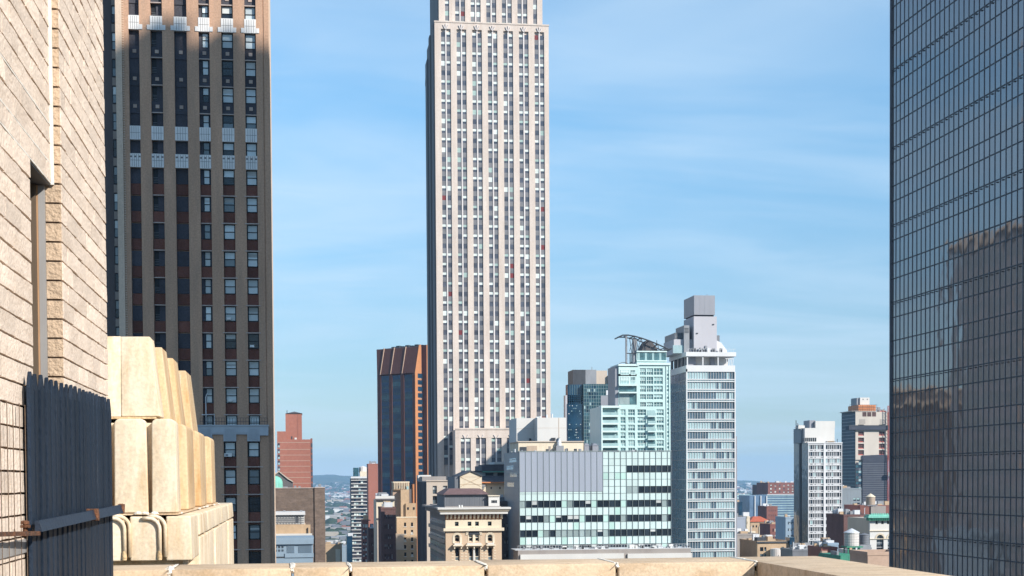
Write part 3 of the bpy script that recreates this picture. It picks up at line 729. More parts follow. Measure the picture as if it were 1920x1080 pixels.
# ------------------------------------------------------------------ low roofs left of the gap
D = simple('brown_brick_building', 'plain dull brown brick building between the brown tower and the gap to the hills', 'building', 380, 505, 609.5, 916, 'dull_brown_brick', 24, clutter=0, para=0)
x, z = D.x, D.z
D.part('wall_return', Sh().box(x(590), x(609.5), -.35, -.002, 0, z(915.5), 'dull_brown_brick')); D.part('coping', Sh().box(x(505), x(590), -.2, .5, z(916), z(914.6), 'sill_stone').box(x(590), x(610), -.5, .5, z(915.5), z(914), 'sill_stone'))
for a, b, c_, d_ in ((531, 540, 1, 914.5), (552, 556, 2, 913), (560, 564, 2, 913.6), (598, 603, 3, 910)): D.box('roof_unit', x(a), x(b), c_, c_ + 2, D.H, z(d_ - 2), 'grey_metal')
D.done()
Q = Thing('gabled_dormer', 'small dark gable with a green copper half dome beside the brown tower', 'building', 440, 506, 900)
x, z = Q.x, Q.z
Q.part('gable_wall', Sh().prism([(x(506), 0), (x(549), 0), (x(549), z(904)), (x(540), z(899)), (x(523), z(885)), (x(506), z(897))], 1.2, 14, 'y', 'dark_stone'))
Q.part('gable_coping', Sh().prism([(x(523), z(885)), (x(523), z(883)), (x(540.5), z(897)), (x(549.5), z(902.5)), (x(549.5), z(904.2)), (x(540), z(899))], .8, 1.6, 'y', 'beige_stone').prism([(x(506), z(897)), (x(506), z(895)), (x(523), z(883)), (x(523), z(885))], .8, 1.6, 'y', 'beige_stone'))
dm = Sh(); r0 = x(530) - x(514); 
dm.lathe([(r0, z(915)), (r0, z(907)), (r0 * .97, z(903)), (r0 * .88, z(899)), (r0 * .7, z(895.6)), (r0 * .4, z(893)), (r0 * .08, z(892))], 20, 'copper_green', (x(514), 1.2)); dm.sm = False
Q.part('half_dome', dm); Q.done()
V = Thing('roof_pavilion', 'white roofed pavilion with lattice side above a tan band, low beside the brown tower', 'building', 260, 498, 980)
x, z = V.x, V.z
V.part('wall', Sh().box(x(498), x(573), .3, 9, z(1060) - 10, z(984), 'tan_wall').box(x(498), x(582), 0, .3, z(1060) - 10, z(984.5), 'tan_wall'))
V.part('upper_wall', Sh().box(x(498), x(571), .6, 8, z(984), z(966), 'white_wall')); V.part('roof', Sh().box(x(498), x(572.5), .1, 8.5, z(966), z(960.5), 'white_slab'))
V.box('door', x(554.5), x(559.5), .5, .62, z(981), z(968.5), 'dark_metal')
la = Sh()
for i in range(13): la.box(x(499 + 5.5 * i), x(499.5 + 5.5 * i), .42, .5, z(984), z(966), 'grey_metal')
for i in range(5): la.box(x(498), x(571), .43, .49, z(983 - 3.6 * i) - .03, z(983 - 3.6 * i) + .03, 'grey_metal')
for i in range(12):
    a_ = x(499 + 5.5 * i); b_ = x(504.5 + 5.5 * i)
    if 9 < i < 11: continue
    la.tube([(a_, .46, z(983)), (b_, .46, z(967))], .025, 'grey_metal', 4).tube([(b_, .465, z(983)), (a_, .465, z(967))], .025, 'grey_metal', 4)
V.part('lattice', la); V.part('ledge', Sh().box(x(498), x(585), -.5, .02, z(1008), z(1001), 'white_wall')); V.part('flue', Sh().tube([(x(577), -.2, z(1004)), (x(577), -.2, z(990))], .09, 'dark_metal').box(x(574.5), x(579.5), -.4, 0, z(1009), z(1004), 'dark_metal'))
for a in (508, 531, 563): V.box('roof_unit', x(a), x(a + 4), 3, 4, z(960.5), z(958), 'grey_metal')
V.done()
V = Thing('metal_penthouse', 'blue grey metal penthouse with reeded panels low beside the brown tower, above the parapet', 'building', 215, 505, 1030)
x, z = V.x, V.z
V.part('wall', Sh().box(x(507), x(587), .15, 8, z(1062) - 12, z(1009), 'bluish_metal')); V.part('cornice', Sh().box(x(503.5), x(588), -.2, 8.1, z(1021), z(1012), 'bluish_metal').box(x(506), x(588.5), -.05, 8.2, z(1012), z(1008.5), 'bluish_metal'))
for a, b in ((538.5, 553), (560, 585.5)):
    n_ = int((b - a) / 1.6)
    for i in range(n_): V.box('reed', x(a + (b - a) * i / n_), x(a + (b - a) * i / n_) + .055, .06, .15, z(1037), z(1020.5), 'bluish_metal')
gr = Sh()
for i in range(9):
    for j in range(8):
        if (i * 5 + j * 3 + i * j) % 3: gr.box(x(513.5 + 2.1 * i), x(514.9 + 2.1 * i), .09, .152, z(1021.5 + 2.1 * j), z(1020.1 + 2.1 * j), 'dark_metal')
V.stuff('grille', gr); V.part('base_band', Sh().box(x(534), x(588), .0, .14, z(1046), z(1038), 'bluish_metal')); V.part('recess_panel', Sh().box(x(510), x(533), .05, .149, z(1046), z(1044), 'dark_metal')); V.done()
L_ = simple('low_tan_building', 'low tan building with a railed roof low in the gap below the far hills', 'building', 700, 607, 641, 1023, 'tan_wall', 16, clutter=4)
L_.part('railing', Sh().box(0, L_.X1, .1, .2, L_.H + 1.6, L_.H + 1.75, 'dark_metal').box(0, L_.X1, .1, .2, L_.H + .9, L_.H + 1.0, 'dark_metal')); L_.box('bay_block', L_.x(629), L_.x(638), -.4, -.02, 0, L_.z(1030), 'cream_wall')
simple('blue_slab_building', 'narrow pale blue slab building low in the gap right of the low tan roof', 'building', 720, 640.5, 650.5, 1026, 'bluish_metal', 14, clutter=1)
simple('navy_slab_building', 'narrow navy glass slab low in the gap beside the dark balcony tower', 'building', 690, 650, 660.5, 1008, 'navy_glass', 14, clutter=1)

# ------------------------------------------------------------------ dark tower with white balconies
K = Thing('balcony_tower', 'dark apartment tower with thin white balcony lines right of the gap to the hills', 'tower', 1000, 659, 960)
x, z = K.x, K.z; W_ = x(690.5)
K.part('tower_core', Sh().box(0, W_, .8, 22, 0, z(897), 'dark_stone')); kr = random.Random(4)
for k in range(24):
    zb = z(900.5 + 6.65 * k)
    K.box('balcony_slab', -.1, W_, -.5, .8, zb - .2, zb + .25, 'white_wall')
    for j in range(7):
        a = W_ * j / 7
        K.piece('window', bsh(W_ / 7 - .25, .1, 1.5, kr.choice(('far_pane', 'far_pane', 'far_pane', 'navy_glass', 'far_blind', 'ice_pale'))), (a + .1, .68, zb + .4))
K.part('parapet', Sh().box(-.2, W_, -.6, .6, z(897), z(893.5), 'white_slab')); K.part('roof_house', Sh().box(x(676), W_, 3, 12, z(897), z(884), 'cream_wall'))
K.part('roof_house', Sh().box(x(663.5), x(673.5), 4, 12, z(897), z(877), 'navy_glass_teal'), label='teal glass roof house')
K.part('tank', Sh().lathe([(2.6, z(886)), (2.6, z(876)), (.3, z(873.5))], 12, 'tank_white', (x(682), 8))); K.done()
K = simple('orange_brick_slab', 'blank orange brown brick slab tower directly left of the rust granite tower', 'tower', 960, 690.8, 709, 871.5, 'red_brick', 20, clutter=4)
K = simple('striped_block', 'small pink block with white window stripes low in front of the dark balcony tower', 'building', 640, 679, 690.8, 977.5, 'maroon_brick', 10, [(680.2, 683.2), (684.6, 689.4)], 0, frow=.55, period=11.2, glass=('far_blind', 'white_wall', 'far_pane'), clutter=1); K.done()
K = simple('plum_brick_block', 'dark plum brick block low between the pink striped block and the cream ornate building', 'building', 600, 690.5, 707.5, 994, 'purple_brick', 14, 3, 0, fcol=.3, frow=.4, clutter=2); K.done()
# cream building with blotched wall
K = Thing('cream_loft_building', 'cream loft building with dark cornice and rooftop clutter left of the tan stepped tower', 'building', 540, 706, 990)
x, z = K.x, K.z; W_ = x(740)
K.part('wall', punched(0, W_, 0, z(937), [(x(a), x(a + 2.6)) for a in (716, 721.5, 727, 732.5)], [(z(958 + 13 * k), z(950 + 13 * k)) for k in range(8)], 'cream_wall', 0, .4)); K.part('building_core', Sh().box(0, W_, .4, 20, 0, z(937), 'cream_wall'))
for k in range(8):
    for a in (716, 721.5, 727, 732.5): K.piece('window', pwin(x(a + 2.6) - x(a), z(950 + 13 * k) - z(958 + 13 * k), 'pane_dark', 'pane_mid'), (x(a), .26, z(958 + 13 * k)))
K.part('cornice', Sh().box(-.5, W_ + .3, -.9, .5, z(938), z(935), 'dark_stone').box(-.3, W_, -.4, .3, z(935), z(930), 'white_wall')); K.part('side_pier', Sh().box(x(707), x(714), -.3, -.002, 0, z(977), 'beige_stone')); K.part('string_course', Sh().box(-.3, W_, -.5, -.003, z(974), z(971.5), 'dark_stone'))
roof_clutter(K, 0, W_ - 2, 1, 8, z(937), 12, hmax=2.6, rs=8); K.done()
K = simple('dark_plum_building', 'dark plum brick building in shade under the tan stepped tower', 'building', 500, 714.5, 742, 955, 'purple_brick', 18, 5, 0, fcol=.35, frow=.45, clutter=4); K.done()
# tan stepped tower
K = Thing('tan_stepped_tower', 'tan brick apartment tower with stepped top and crown left of the grey pilastered building', 'tower', 560, 741.5, 1000)
x, z = K.x, K.z
K.part('wall', punched(x(744), x(781.8), 0, z(971), [(x(757.6), x(761.6)), (x(770.6), x(774.6))], [(z(987.2 + 14 * k), z(980 + 14 * k)) for k in range(9)], 'tan_wall', 0, .4))
K.part('building_core', Sh().box(x(744), x(781.8), .4, 18, 0, z(970.8), 'tan_wall'))
for k in range(9):
    for a in (757.6, 770.6): K.piece('window', pwin(x(a + 4) - x(a), z(980 + 14 * k) - z(987.2 + 14 * k), 'pane_dark', 'pane_blind' if (k + int(a)) % 3 == 0 else 'pane_dark'), (x(a), .2, z(987.2 + 14 * k)))
    for a in (757.6, 770.6): K.box('sill', x(a) - .15, x(a + 4) + .15, -.15, .1, z(987.3 + 14 * k) - .25, z(987.3 + 14 * k), 'white_wall')
K.part('parapet', Sh().box(x(743.6), x(782), -.15, .4, z(971), z(969), 'cream_wall'))
K.part('shaft', Sh().box(x(753), x(769), 3, 15, z(971), z(918), 'tan_wall').box(x(739), x(753), 6, 16, z(990), z(919), 'pink_tan'))
K.part('crown', Sh().box(x(739.5), x(770), 5, 14, z(919), z(905), 'tan_wall').box(x(739), x(770.5), 4.9, 14.2, z(905), z(903), 'cream_wall'))
for i in range(9): K.box('crown_rib', x(741 + 3.2 * i), x(742.2 + 3.2 * i), 4.6, 5, z(917), z(905), 'cream_wall')
for a in (748, 754, 760): K.box('crown_window', x(a), x(a + 2.4), 4.9, 5, z(915.5), z(911), 'pane_dark')
K.part('side_tower', Sh().box(x(762), x(781), 2, 14, z(971), z(944), 'tan_wall').box(x(776.5), x(779.5), 5, 14, z(945), z(908), 'orange_granite').box(x(764.5), x(768.5), 4, 9, z(945), z(912), 'aqua_pale').box(x(769), x(774), 5, 10, z(945), z(917), 'dark_stone'))
for a in (764.6, 775.5): K.box('window', x(a), x(a + 3.2), 1.9, 2.02, z(956), z(951.5), 'pane_dark')
K.part('rendered_patch', Sh().box(x(737), x(757), -.2, -.003, z(1031), z(1001), 'beige_stone')); K.part('side_block', Sh().box(x(733.5), x(744), -.1, 12, 0, z(1000), 'pink_tan')); K.box('hung_unit', x(733.8), x(735.5), -.4, -.1, z(1015), z(1003), 'white_wall')
K.done()
# grey pilastered building
K = Thing('grey_pilaster_building', 'grey stone building with dark flank and tall paired windows behind the corniced palazzo', 'building', 450, 800, 950)
x, z = K.x, K.z
K.part('wall', punched(0, x(860), 0, z(902.5), [(x(811.5), x(819.5)), (x(831), x(839)), (x(846), x(852))], [(z(926 + 19 * k), z(911 + 19 * k)) for k in range(6)], 'beige_stone', 0, .8)); K.part('building_core', Sh().box(.003, x(860), .8, 36, 0, z(902), 'grey_stone'))
for k in range(6):
    for a, b in ((811.5, 819.5), (831, 839), (846, 852)): K.piece('window', win(x(b) - x(a), z(911 + 19 * k) - z(926 + 19 * k), .1, 'pane_dark' if k % 2 else 'pane_blind', 'pane_mid', 'dark_metal', .5, 2), (x(a), .5, z(926 + 19 * k)))
K.part('parapet', Sh().box(-.2, x(860), -.3, .5, z(902.5), z(900.5), 'beige_stone')); 
for j in range(7): K.box('flank_pilaster', -.25, .002, 1.5 + 5 * j, 3.6 + 5 * j, 0, z(902) + (1.5 if j == 6 else -.3), 'dark_stone')
K.part('roof_house', Sh().box(.5, 8, 22, 34, z(902), z(893), 'grey_stone').box(-.2, 4, 30, 35, z(902), z(890), 'white_wall')); K.done()

# ------------------------------------------------------------------ corniced palazzo block
P = Thing('palazzo_building', 'ornate cream and tan brick palazzo with bracketed cornice and arched windows above the parapet', 'building', 330, 835.5, 990)
x, z = P.x, P.z; W_ = x(940.5); zl = z(1070)
cl = [(853, 861.5), (879, 886), (890, 897.5), (914.5, 923)]
side = [(852.5, 861.8), (914.2, 923.4)]; mid = (877.5, 899.5)
lowrows = [(z(1052), z(1027))]
cols = [(x(852.5), x(861.8)), (x(877.5), x(899.5)), (x(914.2), x(923.4))]
P.part('wall', punched(0, W_, zl - 60, z(996), cols, [(z(1052), z(1027)), (z(1016), z(1003))], 'tan_brick', 0, .6)); P.part('building_core', Sh().box(0, W_, 1.0, 40, zl - 60, z(950), 'grey_stone'))
def arch(t, xa, xb, zs, y0, y1, m, ztop, n=10, name='arch'):
    """solid over a round head: fills from the arch curve up to ztop"""
    s = Sh(); cx_ = (xa + xb) / 2; r_ = (xb - xa) / 2; pts = [(cx_ - r_ * math.cos(math.pi * i / n), zs + r_ * math.sin(math.pi * i / n)) for i in range(n + 1)]
    for a, b in zip(pts, pts[1:]): s.prism([a, b, (b[0], ztop), (a[0], ztop)], y0, y1, 'y', m)
    return s
def archring(xa, xb, zs, wd_, y0, y1, m, n=12):
    s = Sh(); cx_ = (xa + xb) / 2; r_ = (xb - xa) / 2
    for i in range(n):
        a0, a1 = math.pi * i / n + .02, math.pi * (i + 1) / n - .02; q_ = lambda a, r: (cx_ - r * math.cos(a), zs + r * math.sin(a))
        s.prism([q_(a0, r_), q_(a1, r_), q_(a1, r_ + wd_), q_(a0, r_ + wd_)], y0, y1, 'y', m)
    return s
# re-cut: arched heads sit in the upper row openings
for a, b in side:
    P.part('window_arch', arch(P, x(a), x(b), z(1007.5), .05, .6, 'tan_brick', z(1003) + .02)); P.part('arch_trim', archring(x(a), x(b), z(1007.5), .5, -.12, .05, 'cream_wall'))
    for s_ in (x(a) - .5, x(b)): P.box('window_trim', s_, s_ + .5, -.12, -.002, z(1019), z(1007.5), 'cream_wall')
    P.part('window', win(x(b) - x(a), z(1003) - z(1016), .12, 'pane_mid', 'pane_dark', 'cream_wall', .55, 1), loc=(x(a), .62, z(1016)))
big = Sh()
P.part('center_arch_trim', archring(x(877.5), x(899.5), z(1003.5), .55, -.16, .02, 'cream_wall', 16)); P.part('tympanum', Sh().prism([(x(877.5), z(1003))] + [((x(877.5) + x(899.5)) / 2 - (x(899.5) - x(877.5)) / 2 * math.cos(math.pi * i / 12), z(1003) + (x(899.5) - x(877.5)) / 2 * math.sin(math.pi * i / 12) * .85) for i in range(1, 12)] + [(x(899.5), z(1003))], -.05, -.003, 'y', 'dark_metal'))
for a, b in ((878.5, 886.6), (890.4, 898.5)):
    P.part('window', win(x(b) - x(a), z(1004) - z(1016), .14, 'pane_mid', 'pane_dark', 'cream_wall', .6, 1), loc=(x(a), .35, z(1016)))
    P.part('arch_trim', archring(x(a), x(b), z(1005.5), .3, .1, .3, 'cream_wall', 8))
P.part('column', Sh().box(x(886.6), x(890.4), .0, .4, z(1018), z(1003), 'cream_wall').box(x(877), x(878.5), .0, .4, z(1018), z(1003), 'cream_wall').box(x(898.5), x(900), 0, .4, z(1018), z(1003), 'cream_wall'))
for a, b in ((848.5, 867), (872.5, 904), (910.5, 928)):
    P.part('balcony', Sh().box(x(a), x(b), -1.2, -.003, z(1024), z(1021.3), 'cream_wall').box(x(a) + .3, x(b) - .3, -.9, -.003, z(1021.3), z(1018.8), 'white_wall'))
    n_ = 2 if b - a < 25 else 3
    for i in range(n_): P.box('balcony_bracket', x(a + 2 + (b - a - 6) * i / (n_ - 1)), x(a + 4 + (b - a - 6) * i / (n_ - 1)), -.9, -.003, z(1029), z(1024.2), 'cream_wall')
for a, b in ((852.5, 861.8), (878.5, 887), (890, 898.5), (914.2, 923.4)): P.part('window', win(x(b) - x(a), z(1027) - z(1052), .14, 'pane_dark', 'pane_mid', 'cream_wall', .3, 1), loc=(x(a), .4, z(1052)))
P.part('lower_column', Sh().box(x(887), x(890), -.1, .5, z(1052), z(1026), 'white_wall'))
qs = Sh()
for a, b in side + [mid]:
    for k in range(9):
        for s_, e in ((x(a) - .75, 1), (x(b) + .25, -1)):
            if k % 2: qs.box(s_, s_ + .5, -.07, -.002, z(1030 + 2.6 * k + 1.6), z(1030 + 2.6 * k), 'cream_wall')
P.stuff('quoin', qs)
P.part('ledge', Sh().box(-.5, W_ + .5, -.6, .5, z(996), z(990.5), 'cream_wall')); P.part('frieze', punched(0, W_, z(990.5) + .002, z(975), [(x(a), x(a + 7)) for a in (853, 877, 891, 914.8)], [(z(986.5), z(978.6))], 'cream_wall', .0, .7))
for a in (853, 877, 891, 914.8): P.part('window', win(x(a + 7) - x(a), z(978.6) - z(986.5), .1, 'pane_mid', 'pane_dark', 'dark_metal', .5), loc=(x(a), .4, z(986.5)))
P.part('bracket_band', Sh().box(0, W_, .02, .7, z(975) + .002, z(963), 'orange_board'))
for i in range(15):
    c_ = x(836.5 + 7.25 * i); P.part('bracket', Sh().prism([(-1.2, z(966)), (-1.2, z(964.5)), (.0, z(964.5)), (.0, z(973.5)), (-.5, z(972))], c_, c_ + .42, 'x', 'cream_wall'))
    P.box('bracket_panel', c_ + .42, c_ + .50, -.2, .02, z(974), z(965), 'cream_wall')
P.part('cornice', Sh().box(-1.3, W_ + 1.2, -1.6, 1, z(964), z(960), 'white_wall').hull8([(-1.4, -1.7, z(960) + .002), (W_ + 1.3, -1.7, z(960) + .002), (W_ + 1.3, 1.0, z(960) + .002), (-1.4, 1.0, z(960) + .002)], [(-1.8, -2.2, z(955)), (W_ + 1.7, -2.2, z(955)), (W_ + 1.7, 1, z(955)), (-1.8, 1, z(955))], 'cream_wall').box(-1.9, W_ + 1.8, -2.3, 1.4, z(955) + .002, z(951.5), 'white_wall'))
dn = Sh()
for i in range(46): dn.box(-.9 + 2.35 * i * .118 * 2.2 * .42, -.9 + 2.35 * i * .118 * 2.2 * .42 + .13, -1.3, -.9, z(966.2), z(964.2), 'cream_wall')
P.part('flank_cornice', Sh().box(-1.9, -.002, 1.4, 40.5, z(955), z(951.5), 'grey_stone').box(-1.2, -.001, 1.0, 40, z(963), z(955.1), 'grey_stone'))
for k in range(3): P.box('flank_band', -.4, -.001, .6, 40, z(995 + 21 * k) - .3, z(995 + 21 * k) + .5, 'beige_stone')
fw = Sh()
for k in range(6):
    for j in range(13): fw.box(-.05, .02, 1.6 + 2.95 * j, 3.0 + 2.95 * j, z(985 + 15 * k), z(977 + 15 * k), 'pane_mid')
P.stuff('flank_window', fw)
# slate penthouse on the roof
py_ = 4.0; qx = lambda p: x(p, py_, 930)
P.part('penthouse', Sh().box(qx(833), qx(914), py_, 22, z(956), z(927.5, py_), 'tank_grey'))
for i in range(26): P.box('seam', qx(834 + 3.1 * i), qx(834 + 3.1 * i) + .1, py_ - .08, py_, z(950), z(928, py_), 'tank_grey')
P.part('penthouse_roof', Sh().hull8([(qx(830), py_ - .8, z(927.5, py_)), (qx(917), py_ - .8, z(927.5, py_)), (qx(917), 23, z(927.5, py_)), (qx(830), 23, z(927.5, py_))], [(qx(846), py_ + 5, z(916.5, py_)), (qx(905), py_ + 5, z(916.5, py_)), (qx(905), 19, z(916.5, py_)), (qx(846), 19, z(916.5, py_))], 'tile_roof'))
P.part('roof_shed', Sh().box(qx(915), qx(935.5), py_ - 1, 10, z(955), z(931, py_), 'white_wall').box(qx(914), qx(936), py_ - 1.3, 10.2, z(931, py_), z(929.5, py_), 'cream_wall'))
for i in range(4): P.box('shed_window', qx(920.5 + 2.7 * i), qx(922.5 + 2.7 * i), py_ - 1.06, py_ - 1.001, z(944), z(939), 'pane_dark')
P.box('vent', x(860), x(862), -1, -.4, z(951.5), z(947), 'white_unit'); P.box('vent', x(865), x(867), -1, -.4, z(951.5), z(947), 'white_unit'); P.done()
# stucco building with gable behind
S = Thing('stucco_gable_building', 'pale stucco building with a gabled end and long dark roofs behind the palazzo', 'building', 400, 862.5, 910)
x, z = S.x, S.z
S.part('gable_wall', Sh().prism([(0, 0), (x(903.5), 0), (x(903.5), z(893)), (x(883.5), z(884)), (0, z(893))], 0, 20, 'y', 'cream_wall')); S.part('gable_flank', Sh().box(x(853), -.002, .5, 20, 0, z(893.5), 'tank_grey'))
S.part('gable_roof', Sh().prism([(x(861.5), z(893.4)), (x(883.5), z(884)), (x(904.5), z(893.4)), (x(904.5), z(892)), (x(883.5), z(882.3)), (x(861.5), z(892))], -.4, 20.3, 'y', 'slate_roof'))
S.part('wall_brace', Sh().tube([(x(864), -.03, z(895)), (x(901), -.03, z(912))], .06, 'tan_wall', 4).tube([(x(864), -.035, z(912)), (x(901), -.035, z(895))], .06, 'tan_wall', 4).box(0, x(903.4), -.05, -.002, z(894.5), z(894), 'tan_wall').box(0, x(903.4), -.05, -.002, z(908.6), z(908.1), 'tan_wall'))
S.part('hall_wall', Sh().box(x(903.5), x(966), 3, 22, 0, z(905), 'cream_wall')); S.part('hall_roof', Sh().prism([(2.2, z(905)), (2.2, z(904)), (8, z(892.5)), (22, z(892.5)), (22, z(905))], x(904), x(967), 'x', 'slate_roof'))
S.part('eaves', Sh().box(x(904), x(967), 1.7, 2.2, z(906), z(904), 'orange_board'))
for a in (922.5, 939, 954.5): S.box('window', x(a), x(a + 2.2), 2.95, 3.05, z(917.5), z(913.5), 'pane_dark')
for a in (937, 952): S.box('window', x(a), x(a + 6), 2.94, 3.05, z(942), z(934), 'pane_dark')
S.part('upper_wall', Sh().box(x(889), x(966), 10, 24, z(895), z(884), 'white_wall').box(x(917), x(966), 10.5, 24, z(884), z(870.5), 'dark_stone')); S.part('upper_roof', Sh().box(x(911), x(967), 8.5, 25, z(883.5), z(873), 'slate_roof').box(x(912), x(967), 8.6, 25, z(885.4), z(883.6), 'copper_green').box(x(938), x(967), 12, 25, z(870), z(865.5), 'white_wall').box(x(888), x(912), 9.5, 25, z(884), z(882.5), 'slate_roof'))
S.box('opening', x(919), x(934), 9.9, 10.02, z(892), z(886.5), 'dark_metal'); S.box('opening', x(942), x(960), 9.9, 10.02, z(892), z(886.5), 'dark_metal')
for a, b, c_ in ((904, 912, 909), (906, 910, 914)): S.box('wall_unit', x(a), x(b), 2.2, 3, z(c_ + 4), z(c_), 'grey_metal')
S.done()
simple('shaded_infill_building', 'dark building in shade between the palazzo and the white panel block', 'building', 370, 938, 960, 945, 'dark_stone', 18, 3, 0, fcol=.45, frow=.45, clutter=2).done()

# ------------------------------------------------------------------ white panel block in the middle
W = Thing('panel_block', 'block clad in pale glass panels with grey metal upper left part behind the parapet', 'building', 350, 974.5, 940)
x, z = W.x, W.z; PW = (x(1258.5) - 0) / 25.6; XR = x(1258.5); DD = 26
zr = lambda k: z(847 + 13.0 * k, px=1110)
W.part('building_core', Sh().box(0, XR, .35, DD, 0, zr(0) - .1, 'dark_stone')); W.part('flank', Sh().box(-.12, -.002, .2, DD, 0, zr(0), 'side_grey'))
for k in range(14): W.box('flank_line', -.18, -.121, .2, DD, zr(1.05 * k), zr(1.05 * k) + .12, 'grey_metal')
for yy, a in ((858, 4), (872, 9), (886, 3), (905, 8)): W.box('flank_window', -.16, -.122, a, a + 12, z(yy + 8), z(yy), 'aqua_pale')
wr = random.Random(31)
ncol = 26
def cx0(i): return min(PW * i, XR)
for i in range(14): W.box('metal_panel', cx0(i) + .03, cx0(i + 1) - .03, .0, .3, zr(5.75) + .03, zr(0) - .02, 'grey_panel')
def cell(i, k0, k1, m, y=.06): W.box('glass_panel' if m.endswith('glass') else 'window', cx0(i) + .04, cx0(i + 1) - .04, y, .3, zr(k1) + .03, zr(k0) - .03, m)
for i in range(14, ncol):
    for k in range(6):
        dark = (k == 2 and i >= 18) or (k == 5 and i >= 20)
        if dark: cell(i, k, k + .92, 'dark_vision', .16)
        else: cell(i, k, k + 1, 'grey_vision' if (k == 5 and 18 <= i < 20) else wr.choice(('white_glass', 'white_glass', 'white_glass', 'teal_glass') if k in (2, 3) and i < 18 else ('white_glass',)))
kk = 5.75
for i in range(14): cell(i, kk, 7.0, 'white_glass')
for i in range(14, ncol): cell(i, 6, 7.0, 'white_glass')
fl_ = [7.0, 9.12, 11.22, 13.32]
for n_, k0 in enumerate(fl_):
    for i in range(ncol):
        if n_ == 2 and 3 <= i < 14: r_ = .75
        elif n_ == 1: r_ = .3
        else: r_ = .12
        j = wr.random()
        m = 'grey_vision' if j < r_ * .6 else 'teal_glass' if j < r_ else 'dark_vision'
        if i in (0,): m = 'grey_vision' if n_ == 0 else m
        if m == 'teal_glass': cell(i, k0, k0 + 1, 'teal_glass', .1)
        else:
            cell(i, k0, k0 + 1, m, .14)
            if j > .9: W.box('blind', cx0(i) + .1, cx0(i + 1) - .1, .10, .139, zr(k0 + wr.uniform(.3, .6)), zr(k0) - .08, 'pane_blind')
        if n_ < 3: cell(i, k0 + 1, fl_[n_ + 1], wr.choice(('white_glass',) * 5 + ('teal_glass',)))
for i in range(ncol + 1): W.box('mullion', cx0(i) - .035, cx0(i) + .035, -.10, .1, zr(14.4), zr(0) + .05, 'alu_mullion')
for k in [6, 7.0] + [f + 1 for f in fl_[:3]] + fl_[1:]: W.box('transom', 0, XR, -.02, .12, zr(k) - .03, zr(k) + .03, 'alu_mullion')
for k in range(1, 6): W.box('transom', cx0(14), XR, -.02, .12, zr(k) - .03, zr(k) + .03, 'alu_mullion')
W.part('parapet_cap', Sh().box(-.2, XR + .1, -.12, .5, zr(0) + .05, zr(0) + .25, 'alu_mullion')); W.part('roof', Sh().box(.1, XR - .1, .5, DD, zr(0) - .1, zr(0), 'roof_grey'))
# podium ledge with white upstand
W.part('podium', Sh().box(x(962), x(1280), -7.5, -.11, 0, z(1031, -5), 'grey_stone')); W.part('podium_upstand', Sh().box(x(966), x(1156), -8, -7.5, z(1056, -8), z(1040, -8), 'white_wall').box(x(1163), x(1281), -8, -7.5, z(1056, -8), z(1041, -8), 'white_wall'))
W.part('podium_roof', Sh().box(x(957), x(1281), -7.4, -.12, z(1031, -5) + .001, z(1031, -5) + .12, 'pale_metal'))
pr = random.Random(6)
for _ in range(34):
    a = pr.uniform(962, 1276); W.box('podium_unit', x(a), x(a + pr.uniform(2, 9)), -6.5, -5.2, z(1031, -5), z(1031, -5) + pr.uniform(.3, 1.0), pr.choice(('pale_metal', 'white_unit', 'grey_metal')))
rl = Sh()
for i in range(60): rl.box(x(962 + 5.3 * i), x(962 + 5.3 * i) + .05, -7.3, -7.25, z(1031, -5), z(1031, -5) + 1.0, 'pale_metal')
rl.box(x(962), x(1278), -7.3, -7.26, z(1031, -5) + .98, z(1031, -5) + 1.04, 'pale_metal'); W.part('podium_railing', rl)
# penthouses and plant on its roof
ry = 9.0; rx = lambda p: x(p, ry, 830)
W.part('penthouse', Sh().box(rx(972), rx(1094), ry, 24, zr(0), z(829, ry), 'cream_wall').box(rx(970), rx(1095), ry - .3, 24.2, z(829, ry), z(827.2, ry), 'beige_stone'))
W.box('louvre', rx(988), rx(1007), ry - .06, ry - .002, z(846), z(836, ry), 'wood_tank'); W.box('louvre', rx(975), rx(987), ry - .2, ry - .002, z(846), z(838, ry), 'dark_metal'); W.box('plant_unit', rx(1041), rx(1055), ry - 1.5, ry - .1, zr(0), z(836, ry), 'grey_metal')
W.box('door', rx(1028.5), rx(1032.5), ry - .05, ry - .002, zr(0), z(837, ry), 'grey_stone')
W.part('flue', Sh().lathe([(.55, z(836, ry)), (.5, z(829, ry)), (.25, z(826, ry)), (.25, z(822, ry))], 10, 'pale_metal', (rx(1047.5), ry - .8)))
for a in (1101, 1116.5):
    W.part('tank', Sh().box(rx(a - 5.5), rx(a + 5.5), ry, ry + 4, zr(0), z(836, ry), 'lilac_metal').hull8([(rx(a - 6), ry - .1, z(836, ry)), (rx(a + 6), ry - .1, z(836, ry)), (rx(a + 6), ry + 4, z(836, ry)), (rx(a - 6), ry + 4, z(836, ry))], [(rx(a - 2), ry + 1, z(831.5, ry)), (rx(a + 2), ry + 1, z(831.5, ry)), (rx(a + 2), ry + 3, z(831.5, ry)), (rx(a - 2), ry + 3, z(831.5, ry))], 'lilac_metal'))
W.part('mast', Sh().tube([(rx(1109), ry - .5, zr(0)), (rx(1109), ry - .5, z(831, ry))], .1, 'dark_metal'))
for i in range(26):
    a = pr.uniform(960, 1250); W.box('roof_unit', x(a), x(a + pr.uniform(1.5, 5)), 3, 4.2, zr(0), zr(0) + pr.uniform(.2, .55 if a > 1125 else .9), pr.choice(('grey_metal', 'dark_metal', 'pale_metal')))
W.done()
